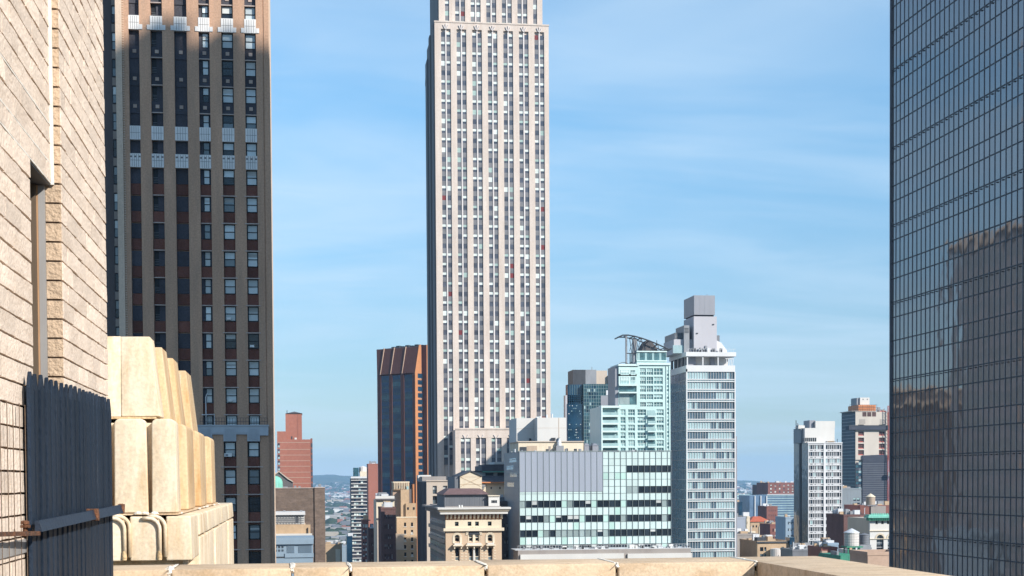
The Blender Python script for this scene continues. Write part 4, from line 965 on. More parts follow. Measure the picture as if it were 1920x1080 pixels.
# white stair towers behind
W2 = Thing('white_plant_tower', 'pair of plain white plant boxes on the roof line right of the pale skyscraper', 'building', 395, 968.5, 815)
x, z = W2.x, W2.z; o1 = -5.0
W2.part('left_box', Sh().box(0, x(1010), 0, 14, 0, z(784), 'white_wall')); W2.part('right_box', Sh().box(x(1007.5, o1), x(1062, o1), o1, 13.9, 0, z(783, o1), 'white_wall'))
W2.part('panel_joint', Sh().box(x(1008.5, o1), x(1061.5, o1), o1 - .03, o1 - .002, z(804), z(803.5), 'beige_stone').box(x(1047.5, o1), x(1048.3, o1), o1 - .05, o1 - .002, z(826), z(783.2, o1), 'tan_wall').box(.1, x(1004), -.03, -.002, z(804), z(803.5), 'beige_stone'))
for a, h_ in ((1013, 780), (1026, 777), (1036, 775.5), (1007, 781)): W2.box('roof_unit', x(a), x(a + 2.2), 1, 2, z(784), z(h_), 'pale_metal')
for a in (992, 1028, 1032, 1040): W2.box('wall_unit', x(a), x(a + 3), o1 - .6 if a > 1008 else -.6, o1 if a > 1008 else -.01, z(827), z(822), 'dark_metal')
W2.done()

# ------------------------------------------------------------------ dark blue glass apartment block
N_ = Thing('navy_glass_block', 'dark blue glass block with grey plant boxes on top left of the aqua tower', 'building', 560, 1060.5, 780)
x, z = N_.x, N_.z
N_.part('flank', Sh().box(0, x(1064), .3, 4, 0, z(741), 'lilac_concrete')); N_.part('glass_core', Sh().box(x(1064), x(1093.5), 0, 4, 0, z(757), 'navy_glass').box(x(1064.5), x(1093), .2, 4, z(757), z(740), 'navy_glass').box(x(1066), x(1093), 1.5, 6, z(740), z(720.5), 'navy_glass').box(x(1093.5), x(1178), -.6, 20, 0, z(720), 'navy_glass_teal'))
N_.part('brown_panel', Sh().box(x(1126), x(1150), -.75, -.602, z(762), z(742), 'lilac_metal').box(x(1160), x(1168), -1.2, 8, z(762), z(703), 'lilac_concrete').box(x(1136), x(1148), -.8, -.602, z(741), z(732), 'pale_metal')); N_.part('concrete_pier', Sh().box(x(1118), x(1126), -.9, -.602, 0, z(763), 'lilac_metal'))
g_ = Sh(); nr = random.Random(9)
for k in range(19):
    yy = 722 + 6.4 * k; g_.box(x(1093.5), x(1160), -.72, -.601, z(yy + .7), z(yy), 'navy_grid')
for i in range(15): g_.box(x(1094 + 4.6 * i), x(1094.6 + 4.6 * i), -.74, -.602, z(842), z(720.5), 'navy_grid')
for i in range(7):
    for k in range(4): g_.box(x(1066 + 4 * i), x(1066.6 + 4 * i), .05, .19, z(757), z(741), 'navy_grid'); g_.box(x(1065), x(1093), .02, .19, z(742 + 3.6 * k), z(741.6 + 3.6 * k), 'pale_metal')
for i in range(6): g_.box(x(1070 + 4.4 * i), x(1070.5 + 4.4 * i), 1.4, 1.5, z(740), z(721), 'navy_grid')
for _ in range(46):
    a, yy = nr.uniform(1094, 1120), 722 + 6.4 * nr.randrange(17); g_.box(x(a), x(a + 3), -.66, -.6005, z(yy + 6), z(yy + 1), nr.choice(('ice_pale', 'navy_glass', 'navy_glass')))
for _ in range(40):
    a, yy = nr.uniform(1065, 1091), 760 + 5 * nr.randrange(15); g_.box(x(a), x(a + 1.2), -.04, -.001, z(yy + 1.5), z(yy), nr.choice(('ice_pale', 'pale_metal', 'navy_glass_teal')))
N_.stuff('glazing_bar', g_)
N_.part('plant_box', Sh().box(x(1077.5), x(1101), 3, 14, z(721), z(692), 'dark_metal').box(x(1101), x(1121.5), 2.99, 14, z(721), z(692), 'grey_metal')); N_.part('plant_box', Sh().box(x(1121.5), x(1144), 5, 14, z(721), z(692.6), 'beige_stone'), label='beige plant box with a plain face'); N_.part('plant_box', Sh().box(x(1144), x(1158), 4, 13, z(722), z(702.5), 'grey_metal'))
N_.part('aerial', Sh().tube([(x(1115), 5, z(692)), (x(1115), 5, z(686))], .12, 'grey_metal'))
N_.done()

# ------------------------------------------------------------------ aqua apartment tower with bow roof
Q = Thing('aqua_tower', 'pale aqua apartment tower with balconies and a dark bowed roof truss', 'tower', 470, 1126.5, 800)
x, z = Q.x, Q.z
colsL = [(1163.2, 1173), (1177.5, 1190.5), (1195, 1211.5), (1230.8, 1244.5)]; zL = z(762)
rowsL = [(z(779.2 + 14.45 * k), z(767.6 + 14.45 * k)) for k in range(12)]
Q.part('lower_wall', punched(x(1158), x(1257), 0, zL, [(x(a), x(b)) for a, b in colsL], rowsL, 'aqua_wall', 0, .5)); Q.part('tower_core', Sh().box(x(1126.5), x(1257), .5, 18, 0, zL - .02, 'aqua_wall').box(x(1160.5), x(1257), .51, 17, zL, z(684), 'aqua_wall'))
qr = random.Random(17); QG = ('aqua_vision', 'aqua_vision', 'aqua_vision', 'aqua_pale', 'aqua_pale')
for c_, d_ in rowsL:
    for a, b in colsL: Q.piece('window', win(x(b) - x(a), d_ - c_, .13, qr.choice(QG), qr.choice(QG), 'aqua_white', .5, 2 if b - a < 12 else 3, .15), (x(a), .2, c_))
for k in range(12):
    zz0 = z(780.5 + 14.45 * k)
    Q.box('balcony', x(1127), x(1158), -1.6, .5, zz0 - .25, zz0 + .3, 'aqua_white'); Q.box('balcony_rail', x(1127.5), x(1157.5), -1.55, -1.45, zz0 + .3, zz0 + 1.2, 'aqua_pale')
    Q.box('balcony_glass', x(1129), x(1157), .38, .502, zz0 + .3, zz0 + 2.0, qr.choice(('aqua_vision', 'aqua_vision', 'aqua_pale')))
    Q.box('balcony', x(1213.5), x(1229), -1.0, .0, zz0 - .2, zz0 + .15, 'aqua_white'); Q.box('balcony_rail', x(1213.8), x(1228.7), -.98, -.9, zz0 + .15, zz0 + .95, 'aqua_pale'); Q.box('balcony_glass', x(1213.5), x(1228.5), -.06, -.003, zz0 + .15, zz0 + 1.9, qr.choice(('aqua_vision', 'aqua_vision', 'aqua_pale')))
Q.part('corner_post', Sh().box(x(1125.5), x(1128), -1.7, .5, 0, z(765), 'aqua_white')); Q.part('lower_cap', Sh().box(x(1125.5), x(1162), -1.7, 3, z(765), z(761), 'aqua_white'))
# upper body
upx = [(1200, 1211.5), (1212.5, 1225), (1226, 1243)]
urows = [(z(764), z(754)), (z(749), z(739)), (z(735), z(723)), (z(720), z(706))]
Q.part('upper_wall', punched(x(1194), x(1257), zL, z(684), [(x(a), x(b)) for a, b in upx], urows + [(z(703), z(690))], 'aqua_wall', .02, .5).box(x(1160.5), x(1194), .02, .5, zL, z(758.8), 'aqua_wall'))
for c_, d_ in urows + [(z(703), z(690))]:
    for a, b in upx: Q.piece('window', win(x(b) - x(a), d_ - c_, .13, qr.choice(QG), qr.choice(QG[:3]), 'aqua_white', .5, 3, .15), (x(a), .22, c_))
for yt, yb in ((720, 706), (703, 693)):
    Q.part('wall_panel', Sh().box(x(1160.5), x(1194), .02, .5, z(yt + 2), z(yb - 5), 'aqua_wall')); Q.piece('window', win(x(1192) - x(1183), z(yb) - z(yt), .12, 'aqua_vision', 'aqua_pale', 'aqua_white', .5, 3, .1), (x(1183), -.12, z(yt)))
    Q.piece('window', win(x(1180) - x(1164), z(yb) - z(yt), .12, 'white_glass', 'aqua_pale', 'aqua_white', .5, 3, .1), (x(1164), -.12, z(yt)))
Q.part('terrace_slab', Sh().box(x(1160), x(1194.5), -1.2, .5, z(737.6), z(735), 'aqua_white').box(x(1160), x(1194.5), -1.1, .5, z(723.5), z(721), 'aqua_white')); Q.box('terrace_glass', x(1162), x(1193), .36, .508, z(734), z(724), 'aqua_vision'); Q.box('terrace_glass', x(1162), x(1181), .36, .508, z(758), z(738), 'grey_vision'); Q.box('terrace_glass', x(1181.3), x(1193.5), .36, .508, z(758), z(738), 'aqua_vision')
Q.part('flank', Sh().box(x(1154.5), x(1160.4), .6, 12, 0, z(686), 'lilac_metal')); Q.part('top_cornice', Sh().box(x(1159.5), x(1198), -.4, 12, z(686), z(682.5), 'aqua_white').box(x(1194), x(1257), -.5, 12, z(684), z(680), 'aqua_white'))
for a in (1249, 1254.5): Q.box('edge_fin', x(a), x(a + 1), -.25, .018, 0, z(686), 'aqua_white')
for k in range(26): Q.box('edge_window', x(1251), x(1254), -.04, .018, z(697 + 7.2 * k), z(693 + 7.2 * k), 'aqua_vision' if k % 3 else 'aqua_pale')
Q.part('penthouse', Sh().box(x(1196), x(1252), 1.5, 12, z(680), z(657.5), 'aqua_wall').box(x(1196), x(1252.5), 1.1, 12, z(676.5), z(674.6), 'aqua_white').box(x(1195.5), x(1252.5), 1.0, 12, z(659), z(656.8), 'aqua_white'))
for i in range(12): Q.box('penthouse_glass', x(1198 + 4.5 * i), x(1201.8 + 4.5 * i), 1.38, 1.5, z(674), z(659.6), 'aqua_vision' if i % 3 else 'aqua_pale')
tr_ = Sh(); n_ = 16
topc = [(1164, 630.5), (1170, 627.2), (1180, 627), (1192, 629), (1205, 632.5), (1220, 637.5), (1236, 644), (1250, 650.5), (1258, 654.5)]
tr_.tube([(x(a), 1.5, z(b)) for a, b in topc], .22, 'dark_metal', 6); tr_.tube([(x(a), 8.5, z(b)) for a, b in topc], .2, 'dark_metal', 6)
for i, (a, b) in enumerate(topc):
    tr_.tube([(x(a), 1.5, z(b)), (x(a), 8.5, z(b))], .2, 'dark_metal', 4)
low = [(1196, 657), (1210, 657), (1224, 657), (1238, 657), (1250, 655)]
for (a, b), (c_, d_) in zip(topc[3:8], low): tr_.tube([(x(a), 1.5, z(b)), (x(c_), 1.5, z(d_))], .13, 'dark_metal', 4); tr_.tube([(x(a), 1.5, z(b)), (x(c_ - 13), 1.5, z(d_))], .11, 'dark_metal', 4); tr_.tube([(x(a), 8.5, z(b)), (x(c_), 8.5, z(d_))], .13, 'dark_metal', 4)
tr_.tube([(x(1240), 1.5, z(657)), (x(1262), 1.5, z(652))], .25, 'dark_metal', 5)
Q.part('roof_truss', tr_); Q.part('truss_post', Sh().tube([(x(1176), 1.5, z(684)), (x(1176), 1.5, z(628))], .22, 'grey_metal').tube([(x(1180), 3.5, z(684)), (x(1180), 3.5, z(628))], .18, 'grey_metal').tube([(x(1176), 1.5, z(661.5)), (x(1196), 1.5, z(661.5))], .15, 'dark_metal'))
Q.part('truss_mast', Sh().box(x(1191), x(1197), 2, 4, z(684), z(632), 'grey_metal')); Q.part('plant_shed', Sh().prism([(x(1207), z(657)), (x(1239), z(657)), (x(1234), z(646)), (x(1224), z(636)), (x(1217), z(636)), (x(1211), z(645))], 3, 9, 'y', 'dark_stone'))
Q.part('aerial', Sh().tube([(x(1237.5), 4, z(646)), (x(1237.5), 4, z(635))], .1, 'dark_metal')); Q.part('terrace_rail', Sh().tube([(x(1161 + 4 * i), -.2 + .3 * i, z(682 - 3 * math.sin(i / 5 * 3.14))) for i in range(9)], .12, 'dark_metal', 4)); Q.done()

# ------------------------------------------------------------------ ice grey glass tower with pylon top
I = Thing('ice_glass_tower', 'white banded glass tower with open loggia and tall grey pylon on top', 'tower', 480, 1288, 800)
x, z = I.x, I.z; XR = x(1377.5); DD = 22
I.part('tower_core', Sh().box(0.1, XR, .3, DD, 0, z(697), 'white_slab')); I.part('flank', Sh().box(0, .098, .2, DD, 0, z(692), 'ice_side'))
ir = random.Random(13); per = 18.72
for k in range(21):
    yt = 697.5 + per * k; za, zb = z(yt), z(yt + 12.8)
    st = ir.choice((.15, .25, .55, .7, .2))
    n_ = 18; start = ir.randrange(4, 15)
    for i in range(n_):
        m = 'ice_vision' if (i < start) == (st < .5) else 'ice_pale'
        if ir.random() < .12: m = 'ice_pale' if m == 'ice_vision' else 'ice_vision'
        a = XR * i / n_
        I.box('window', a + .07, a + XR / n_ - .07, .12, .3, zb, za, m)
    I.box('floor_slab', -.05, XR + .25, -.32, .3, z(yt + 14.6), z(yt + 13), 'white_slab'); I.box('floor_slab', -.05, XR + .25, -.34, .3, z(yt + 18.6), z(yt + 17), 'white_slab')
    I.box('spandrel_glass', 0.02, XR, .05, .3, z(yt + 16.9), z(yt + 14.7), 'ice_pale')
    I.box('flank_line', -.1, -.002, .1, DD, z(yt + 15.2), z(yt + 14.2), 'lilac_metal')
mu_ = Sh()
for i in range(19): mu_.box(XR * i / 18 - .045, XR * i / 18 + .045, -.05, .28, 10, z(697.5), 'white_slab')
for i in range(1, 7): mu_.box(-.06, -.001, DD * i / 7 - .06, DD * i / 7 + .06, 10, z(694), 'lilac_metal')
I.stuff('mullion', mu_); I.part('corner_post', Sh().box(-.25, .12, -.3, .25, 0, z(692), 'white_slab'))
I.part('end_fin', Sh().box(XR + .02, XR + .9, .4, DD, 0, z(818), 'lilac_metal').box(XR - .1, XR + .25, -.36, .3, 0, z(697), 'white_slab'))
I.part('parapet_band', Sh().box(-.25, XR + .1, -.3, DD, z(697) + .002, z(685), 'white_slab'))
I.part('loggia_back', Sh().box(1, XR - 1, 4, DD - 1, z(685), z(668), 'white_wall').box(.8, x(1308), 2.4, 4, z(685), z(668), 'lilac_metal').box(x(1337), x(1345), 3, 4, z(685), z(668), 'lilac_metal'))
I.part('loggia_roof', Sh().box(-.4, x(1379.5), -.6, DD, z(668), z(660), 'white_slab'))
for a in (1288, 1317, 1345.5): I.box('column', x(a), x(a + 2), -.2, .3, z(685), z(668), 'white_slab')
for j in range(4): I.box('column', -.2, .25, 4 + 5 * j, 5.6 + 5 * j, z(685), z(668), 'dark_metal')
br = Sh()
for i in range(5): br.tube([(x(1362 + 3 * i), .1, z(685)), (x(1363.5 + 3 * i), .1, z(668))], .12, 'white_slab', 4)
br.tube([(x(1360), .1, z(672)), (x(1376), .1, z(672))], .1, 'white_slab', 4); I.part('bracing', br)
for i in range(12):
    a = ir.uniform(1300, 1372); I.box('roof_unit', x(a), x(a + ir.uniform(1.5, 6)), 1.2, 2.6, z(660), z(660) + ir.uniform(.5, 1.6), ir.choice(('grey_metal', 'pale_metal', 'dark_metal')))
ry = 3.0; rx = lambda p: x(p, ry, 620)
I.part('pylon', Sh().box(rx(1301), rx(1344), ry, 16, z(660), z(593, ry), 'lilac_concrete').prism([(rx(1344), z(660)), (rx(1364), z(660)), (rx(1364), z(655)), (rx(1353), z(640)), (rx(1344), z(636))], ry + .5, 14, 'y', 'white_slab'))
I.part('pylon_head', Sh().box(rx(1301.5), rx(1340.5), ry - .05, 16.2, z(590, ry), z(553.5, ry), 'lilac_metal')); I.part('pylon_neck', Sh().box(rx(1304), rx(1339), ry + .5, 15, z(593, ry), z(590, ry), 'dark_metal'))
for i in range(1, 4): I.box('head_seam', rx(1301.5 + 9.8 * i), rx(1301.5 + 9.8 * i) + .06, ry - .08, ry - .051, z(589, ry), z(554.5, ry), 'grey_metal')
for a, b in ((1336, 607), (1305.5, 624)): I.box('vent', rx(a), rx(a + 3), ry - .3, ry - .002, z(b + 1.6, ry), z(b, ry), 'dark_metal')
I.box('pylon_fin', rx(1321.5), rx(1325), ry - .4, ry - .002, z(660), z(648, ry), 'grey_metal')
I.part('plant_box', Sh().box(x(1283, 4), x(1293, 4), 4, 15, z(660), z(610, 4), 'grey_metal').box(x(1266, 6), x(1283, 6), 6, 20, z(660), z(624, 6), 'grey_metal').box(x(1264, 5), x(1300, 5), 5, 19, z(661), z(637, 6), 'lilac_concrete')); 
lv = Sh()
for i in range(5): lv.box(x(1267, 6), x(1282, 6), 5.9, 6.0, z(635 - 2.4 * i, 6), z(634 - 2.4 * i, 6), 'dark_metal')
for i in range(4): lv.box(x(1284, 4), x(1292, 4), 3.9, 4.0, z(624 - 2.6 * i, 4), z(623 - 2.6 * i, 4), 'dark_metal')
I.stuff('louvre', lv); I.part('plant_box', Sh().box(rx(1344), rx(1354), 6, 10, z(638), z(625), 'tank_grey'), label='small louvred plant box right of the pylon'); I.part('roof_glass', Sh().box(x(1262, 5), x(1282, 5), 4.6, 4.98, z(660), z(645), 'ice_pale'))
I.part('aerial', Sh().tube([(rx(1329), 5, z(553.5)), (rx(1329), 5, z(548))], .12, 'lilac_metal'))
rr = Sh()
for i in range(18): rr.box(x(1290 + 5 * i), x(1290 + 5 * i) + .06, -.4, -.34, z(660), z(660) + 1.0, 'pale_metal')
rr.box(x(1290), x(1379), -.4, -.35, z(660) + .95, z(660) + 1.02, 'pale_metal'); I.part('railing', rr); I.done()

# ------------------------------------------------------------------ small city between ice tower and white grid tower
simple('red_brown_far_block', 'far red brown brick block on the skyline left of the white grid tower', 'building', 1550, 1440, 1492, 906, 'maroon_brick', 40, 6, 3, fcol=.35, frow=.5, glass=('far_pane', 'far_blind'), clutter=7).done()
simple('far_block_shaded_side', 'shaded left side of the red brown far block, built as a darker box', 'building', 1600, 1426, 1441, 910, 'purple_brick', 30, 3, 3, fcol=.35, clutter=3).done()  # separate darker box stands for the shaded side of the red brown block
Z = Thing('blue_glass_block', 'long blue glass block with three pale fins below the red brown skyline block', 'building', 1200, 1405, 960)
x, z = Z.x, Z.z
Z.part('glass_core', Sh().box(0, x(1438), -.6, 30, 0, z(929), 'sky_glass').box(x(1438), x(1500), 0, 30, 0, z(928), 'sky_glass'))
for a in (1414, 1425, 1436): Z.box('fin', x(a), x(a + 1.6), -1.6, -.61, 0, z(929.5), 'white_slab')
for k in range(16): Z.box('floor_band', x(1438), x(1499), -.4, -.002, z(931 + 4.6 * k), z(929.5 + 4.6 * k), 'ice_pale')
Z.part('parapet', Sh().box(x(1438), x(1500), -.5, 1, z(928), z(926.8), 'white_slab')); Z.done()
simple('rust_brick_block', 'rust brick block in front of the long blue glass block', 'building', 1000, 1437.5, 1458, 951, 'maroon_brick', 20, 4, 0, fcol=.3, frow=.4, clutter=5, glass=('far_pane',)).done()
simple('slim_blue_block', 'slim dark blue block directly right of the ice glass tower', 'building', 1100, 1385, 1392, 943, 'navy_glass', 16, clutter=1)
simple('pale_glass_far_block', 'wide pale blue glass far block right of the ice glass tower', 'building', 1900, 1380, 1406, 928, 'ice_pale', 30, 4, 0, fcol=.7, frow=.4, glass=('sky_glass',), clutter=3).done()
H_ = Thing('red_roof_house', 'low brick building with red hipped tile roof and cream arched gable', 'building', 800, 1407, 990)
x, z = H_.x, H_.z
H_.part('wall', Sh().box(0, x(1444), 0, 16, 0, z(979), 'tan_wall').box(x(1407), x(1416), -.5, 0, 0, z(996), 'cream_wall')); H_.part('roof', Sh().hull8([(-.6, -.6, z(978.5)), (x(1444) + .6, -.6, z(978.5)), (x(1444) + .6, 16.6, z(978.5)), (-.6, 16.6, z(978.5))], [(x(1420), 7, z(969)), (x(1433), 7, z(969)), (x(1433), 9, z(969)), (x(1420), 9, z(969))], 'red_tile_roof'))
H_.part('arched_gable', Sh().prism([(x(1423), z(1004)), (x(1433), z(1004)), (x(1433), z(988)), (x(1431.5), z(985)), (x(1428), z(983.5)), (x(1424.5), z(985)), (x(1423), z(988))], -.4, -.002, 'y', 'cream_wall')); H_.box('window', x(1426), x(1430), -.45, -.401, z(996), z(988), 'pane_dark')
for a in (1411, 1417, 1437): H_.box('window', x(a), x(a + 2.5), -.06, -.001, z(989), z(985), 'pane_dark')
H_.done()
r_ = simple('brick_row_building', 'row building with rust brick top and cream balconies right of the red roofed house', 'building', 760, 1444, 1476, 985, 'maroon_brick', 18, 6, 0, fcol=.5, frow=.5, glass=('pane_blind', 'pane_dark', 'cream_wall'), clutter=8); r_.done()
r_ = simple('slate_blue_block', 'blue grey striped block beside the white grid tower, low in the picture', 'building', 720, 1473, 1492, 972, 'bluish_metal', 16, 4, 0, fcol=.6, frow=.4, clutter=3); r_.done()
simple('pale_grey_block', 'plain pale grey block directly right of the ice glass tower', 'building', 650, 1373, 1398, 972.5, 'grey_panel', 16, clutter=2)
simple('cream_small_block', 'small cream block behind the plain pale grey block', 'building', 690, 1396, 1406, 971, 'cream_wall', 12, 2, 0, fcol=.35, frow=.4, clutter=1).done()
K = simple('grey_gable_wall_building', 'broad grey walled building with two dark windows low right of the ice glass tower', 'building', 520, 1376, 1421, 1004, 'grey_stone', 20, [(1405.5, 1410), (1412, 1417)], 0, frow=.72, period=14, zfirst=1024.5, clutter=5, glass=('pane_dark',)); K.done()
K = simple('tan_grey_roof_building', 'low tan building with dark roof edge and a pale tank standing before it', 'building', 480, 1420, 1482, 1018, 'tan_wall', 20, [(1425, 1431.5), (1433, 1437), (1465, 1470), (1474.5, 1477.5), (1479, 1481.5)], 0, frow=.6, period=13, zfirst=1026, clutter=6, glass=('pane_dark', 'pane_mid'))
K.part('roof_edge', Sh().box(-.3, K.X1 + .2, -.4, .3, K.H, K.H + .5, 'dark_metal').box(K.x(1421), K.x(1437), .5, 4, K.H + .5, K.z(1008), 'dark_metal').box(K.x(1479), K.x(1488), -1, 4, 0, K.z(1008), 'navy_glass')); K.part('tank', Sh().lathe([(K.x(1463) / 2 - K.x(1441) / 2, K.z(1060)), (K.x(1463) / 2 - K.x(1441) / 2, K.z(1029)), (.3, K.z(1027.5))], 18, 'tank_white', (K.x(1452), -2))); K.done()
for a in range(10):
    pass
# ------------------------------------------------------------------ white grid tower
J = Thing('white_grid_tower', 'white apartment tower with a tight grid of dark windows and plain white penthouse', 'tower', 640, 1515, 900)
x, z = J.x, J.z; XR = x(1578.5); DD = 19
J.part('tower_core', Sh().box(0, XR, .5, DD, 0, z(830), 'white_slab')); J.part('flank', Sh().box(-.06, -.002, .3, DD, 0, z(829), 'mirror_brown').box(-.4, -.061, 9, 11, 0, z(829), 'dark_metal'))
jr = random.Random(15); grp = [(1516.2, 1544), (1548, 1577.3)]
for k in range(19):
    yt = 834.6 + 12.83 * k
    for a, b in grp:
        n_ = 8; ws = [1, 1.9, .9, .9, .9, .9, .9, 1.9] if a < 1530 else [1.6, .9, .9, .9, .9, .9, 1.6, 1]
        tot = sum(ws) + .45 * (n_ - 1); u_ = (x(b) - x(a)) / tot; xx = x(a); pale = jr.random() < .14
        for i, w__ in enumerate(ws):
            J.piece('window', bsh(w__ * u_, .3, z(yt) - z(yt + 7.6), 'ice_pale' if pale and jr.random() < .8 else 'aqua_pale' if jr.random() < .08 else 'dark_vision'), (xx, .22, z(yt + 7.6)))
            if i in (1, 3, 7): J.box('vent', xx, xx + w__ * u_, -.0, .49, z(yt + 10.4), z(yt + 9.2), 'dark_metal')
            xx += (w__ + .45) * u_
jm = Sh()
for k in range(20):
    yt = 834.6 + 12.83 * k
    jm.box(0, XR, -.2, .5, z(yt - .2), z(yt - 1.6), 'white_slab'); jm.box(0, XR, -.05, .5, z(yt + 9.0), z(yt + 7.7), 'white_slab'); jm.box(0, XR, .15, .5, z(yt + 11.2), z(yt + 9), 'white_slab')
for a, b in grp:
    ws = [1, 1.9, .9, .9, .9, .9, .9, 1.9] if a < 1530 else [1.6, .9, .9, .9, .9, .9, 1.6, 1]; tot = sum(ws) + .45 * 7; u_ = (x(b) - x(a)) / tot; xx = x(a)
    for w__ in ws[:-1]:
        xx += w__ * u_; jm.box(xx + .02, xx + .45 * u_ - .02, .05, .5, 0, z(833), 'white_slab'); xx += .45 * u_
J.stuff('facade_grid', jm)
for a, b in ((1515, 1516.2), (1544, 1548), (1577.3, 1578.5)): J.box('pier', x(a), x(b), -.28, .5, 0, z(832), 'white_slab')
ry = 2.5
J.part('penthouse', Sh().box(x(1509, ry), x(1565, ry), ry, 16, z(830), z(802.5, ry), 'white_wall').box(x(1529, ry), x(1565.5, ry), ry - .05, 16, z(802.5, ry), z(789.5, ry), 'white_wall')); J.part('plant_box', Sh().box(x(1518, 4), x(1529, 4), 4, 12, z(802.5), z(788, 4), 'lilac_metal')); J.part('penthouse_flank', Sh().box(x(1497.5, 8), x(1508, 8), 5, 15, z(830), z(803.5, 8), 'side_grey'))
for i in range(7): J.box('penthouse_window', x(1509.8 + 3.6 * i), x(1512.4 + 3.6 * i), ry - .08, ry - .001, z(827.6), z(820.5), 'pane_dark')
J.part('crane_arm', Sh().tube([(x(1501), 6, z(804)), (x(1501), 6, z(787))], .16, 'dark_metal').tube([(x(1499), 6, z(801)), (x(1507), 6, z(797)), (x(1503), 6, z(793))], .25, 'grey_metal')); J.part('roof_hood', Sh().prism([(x(1503.5), z(803)), (x(1516), z(803)), (x(1516), z(797)), (x(1504.5), z(796))], 5, 8, 'y', 'white_wall'))
J.part('roof_edge', Sh().box(-.2, XR + .2, -.3, .5, z(831.5), z(829.5), 'white_slab')); roof_clutter(J, x(1552), XR - 1, 1, 3, z(830), 3, hmax=1.4, rs=2); J.done()

# ------------------------------------------------------------------ tower under construction
O = Thing('unfinished_tower', 'concrete tower under construction with dark netting below and a red hoist mast', 'tower', 900, 1604, 850)
x, z = O.x, O.z; XR = x(1666)
O.part('tower_core', Sh().box(0, XR, .9, 24, 0, z(772), 'concrete')); O.part('flank', Sh().box(-.1, -.002, .2, 24, 0, z(771), 'navy_sheet'))
ocol = [(1609, 1620), (1648, 1659)]; orow = [(z(804), z(796)), (z(817), z(809)), (z(829.5), z(820.5)), (z(841.5), z(832)), (z(853.5), z(844))]
for k in range(24): O.box('flank_line', -.25, -.101, .3, 24, z(778 + 6.3 * k), z(777 + 6.3 * k), 'grey_metal' if k < 11 else 'navy_grid')
O.part('wall', punched(0, XR, z(862), z(772), [(x(a), x(b)) for a, b in ocol], orow, 'concrete', 0, .88))
for c_, d_ in orow:
    for a, b in ocol: O.box('opening', x(a), x(b), .7, .89, c_, d_, 'open_floor'); O.box('orange_fence', x(a), x(b), .5, .56, c_, c_ + .6, 'hoist_red')
O.part('top_floor', Sh().box(x(1616), x(1644), 3, 20, z(772), z(769), 'open_floor').box(x(1594, 4), x(1645), 2, 22, z(771.5), z(770), 'concrete').box(x(1612), x(1645), 2.5, 20, z(770), z(759), 'orange_board')); O.part('lift_house', Sh().box(x(1618), x(1636), 5, 15, z(759), z(744.5), 'white_wall').box(x(1613), x(1618), 6, 16, z(770), z(745), 'grey_metal'))
for a in (1623, 1631): O.box('opening', x(a), x(a + 1.5), 4.9, 5.01, z(749), z(747), 'dark_metal')
for i in range(3): O.box('opening', x(1617 + 9 * i), x(1624.5 + 9 * i), -.05, -.002, z(781), z(772.5), 'open_floor')
sc_ = Sh()
for i in range(16): a = 1594 + 3.4 * i; sc_.box(x(a), x(a) + .12, 1, 1.12, z(771), z(759), 'dark_metal')
for yy in (759, 764, 769): sc_.box(x(1594), x(1646), 1.02, 1.15, z(yy), z(yy) + .15, 'dark_metal')
O.part('scaffold', sc_); O.part('work_platform', Sh().box(x(1590), x(1664), -1.8, 4, z(806), z(799.5), 'netting').box(x(1590), x(1664), -1.9, -1.7, z(799.5), z(797.5), 'dark_metal'))
for i in range(6): O.box('dark_slot', x(1611 + 2 * i), x(1612 + 2 * i), -.05, -.002, z(795), z(786), 'grey_stone'); O.box('dark_slot', x(1650 + 2 * i), x(1651 + 2 * i), -.05, -.002, z(795), z(786), 'grey_stone')
O.part('safety_net', Sh().box(x(1616), x(1664), -1.0, -.1, 0, z(854), 'netting').prism([(x(1616), z(866)), (x(1664), z(866)), (x(1664), z(855)), (x(1655), z(852.5)), (x(1620), z(854))], -1.15, -1.01, 'y', 'netting'))
for k in range(22): O.box('net_line', x(1616.2), x(1663.8), -1.09, -1.002, z(870 + 4.1 * k), z(869 + 4.1 * k), 'netting_pale')
for k in range(13):
    yy = 867 + 5.2 * k; O.box('glass_bay', x(1604.5), x(1609.5), -.2, -.002, z(yy + 4.4), z(yy), 'navy_glass_teal' if k % 2 else 'netting'); O.box('glass_bay', x(1609.8), x(1615.5), -.2, -.002, z(yy + 4.4), z(yy), ('ice_pale', 'navy_glass', 'netting_pale')[k % 3])
hm = Sh()
for a in (1662.5, 1668): 
    for y_ in (-3.2, -1.4): hm.box(x(a), x(a) + .3, y_, y_ + .3, 0, z(761), 'hoist_red')
for k in range(64):
    z0 = z(761) - 2.2 * k
    hm.box(x(1662.5), x(1669), -3.25, -3.1, z0 - .2, z0, 'hoist_red'); hm.tube([(x(1662.7), -3.18, z0 - 2.2), (x(1668.6), -3.18, z0)], .11, 'hoist_red', 4)
    hm.tube([(x(1662.7), -1.2, z0), (x(1668.6), -1.2, z0 - 2.2)], .11, 'hoist_red', 4)
O.part('hoist_mast', hm); O.part('hoist_cage', Sh().box(x(1661), x(1669.5), -4.6, -3.3, z(893), z(886), 'white_wall')); O.part('hoist_tie', Sh().box(x(1650), x(1662), .2, .5, z(772), z(770), 'hoist_red').box(x(1646), x(1662), 3, 3.2, z(768), z(767), 'grey_metal'))
roof_clutter(O, x(1648), XR - 1, 1, 6, z(772), 5, hmax=3, rs=4); O.done()
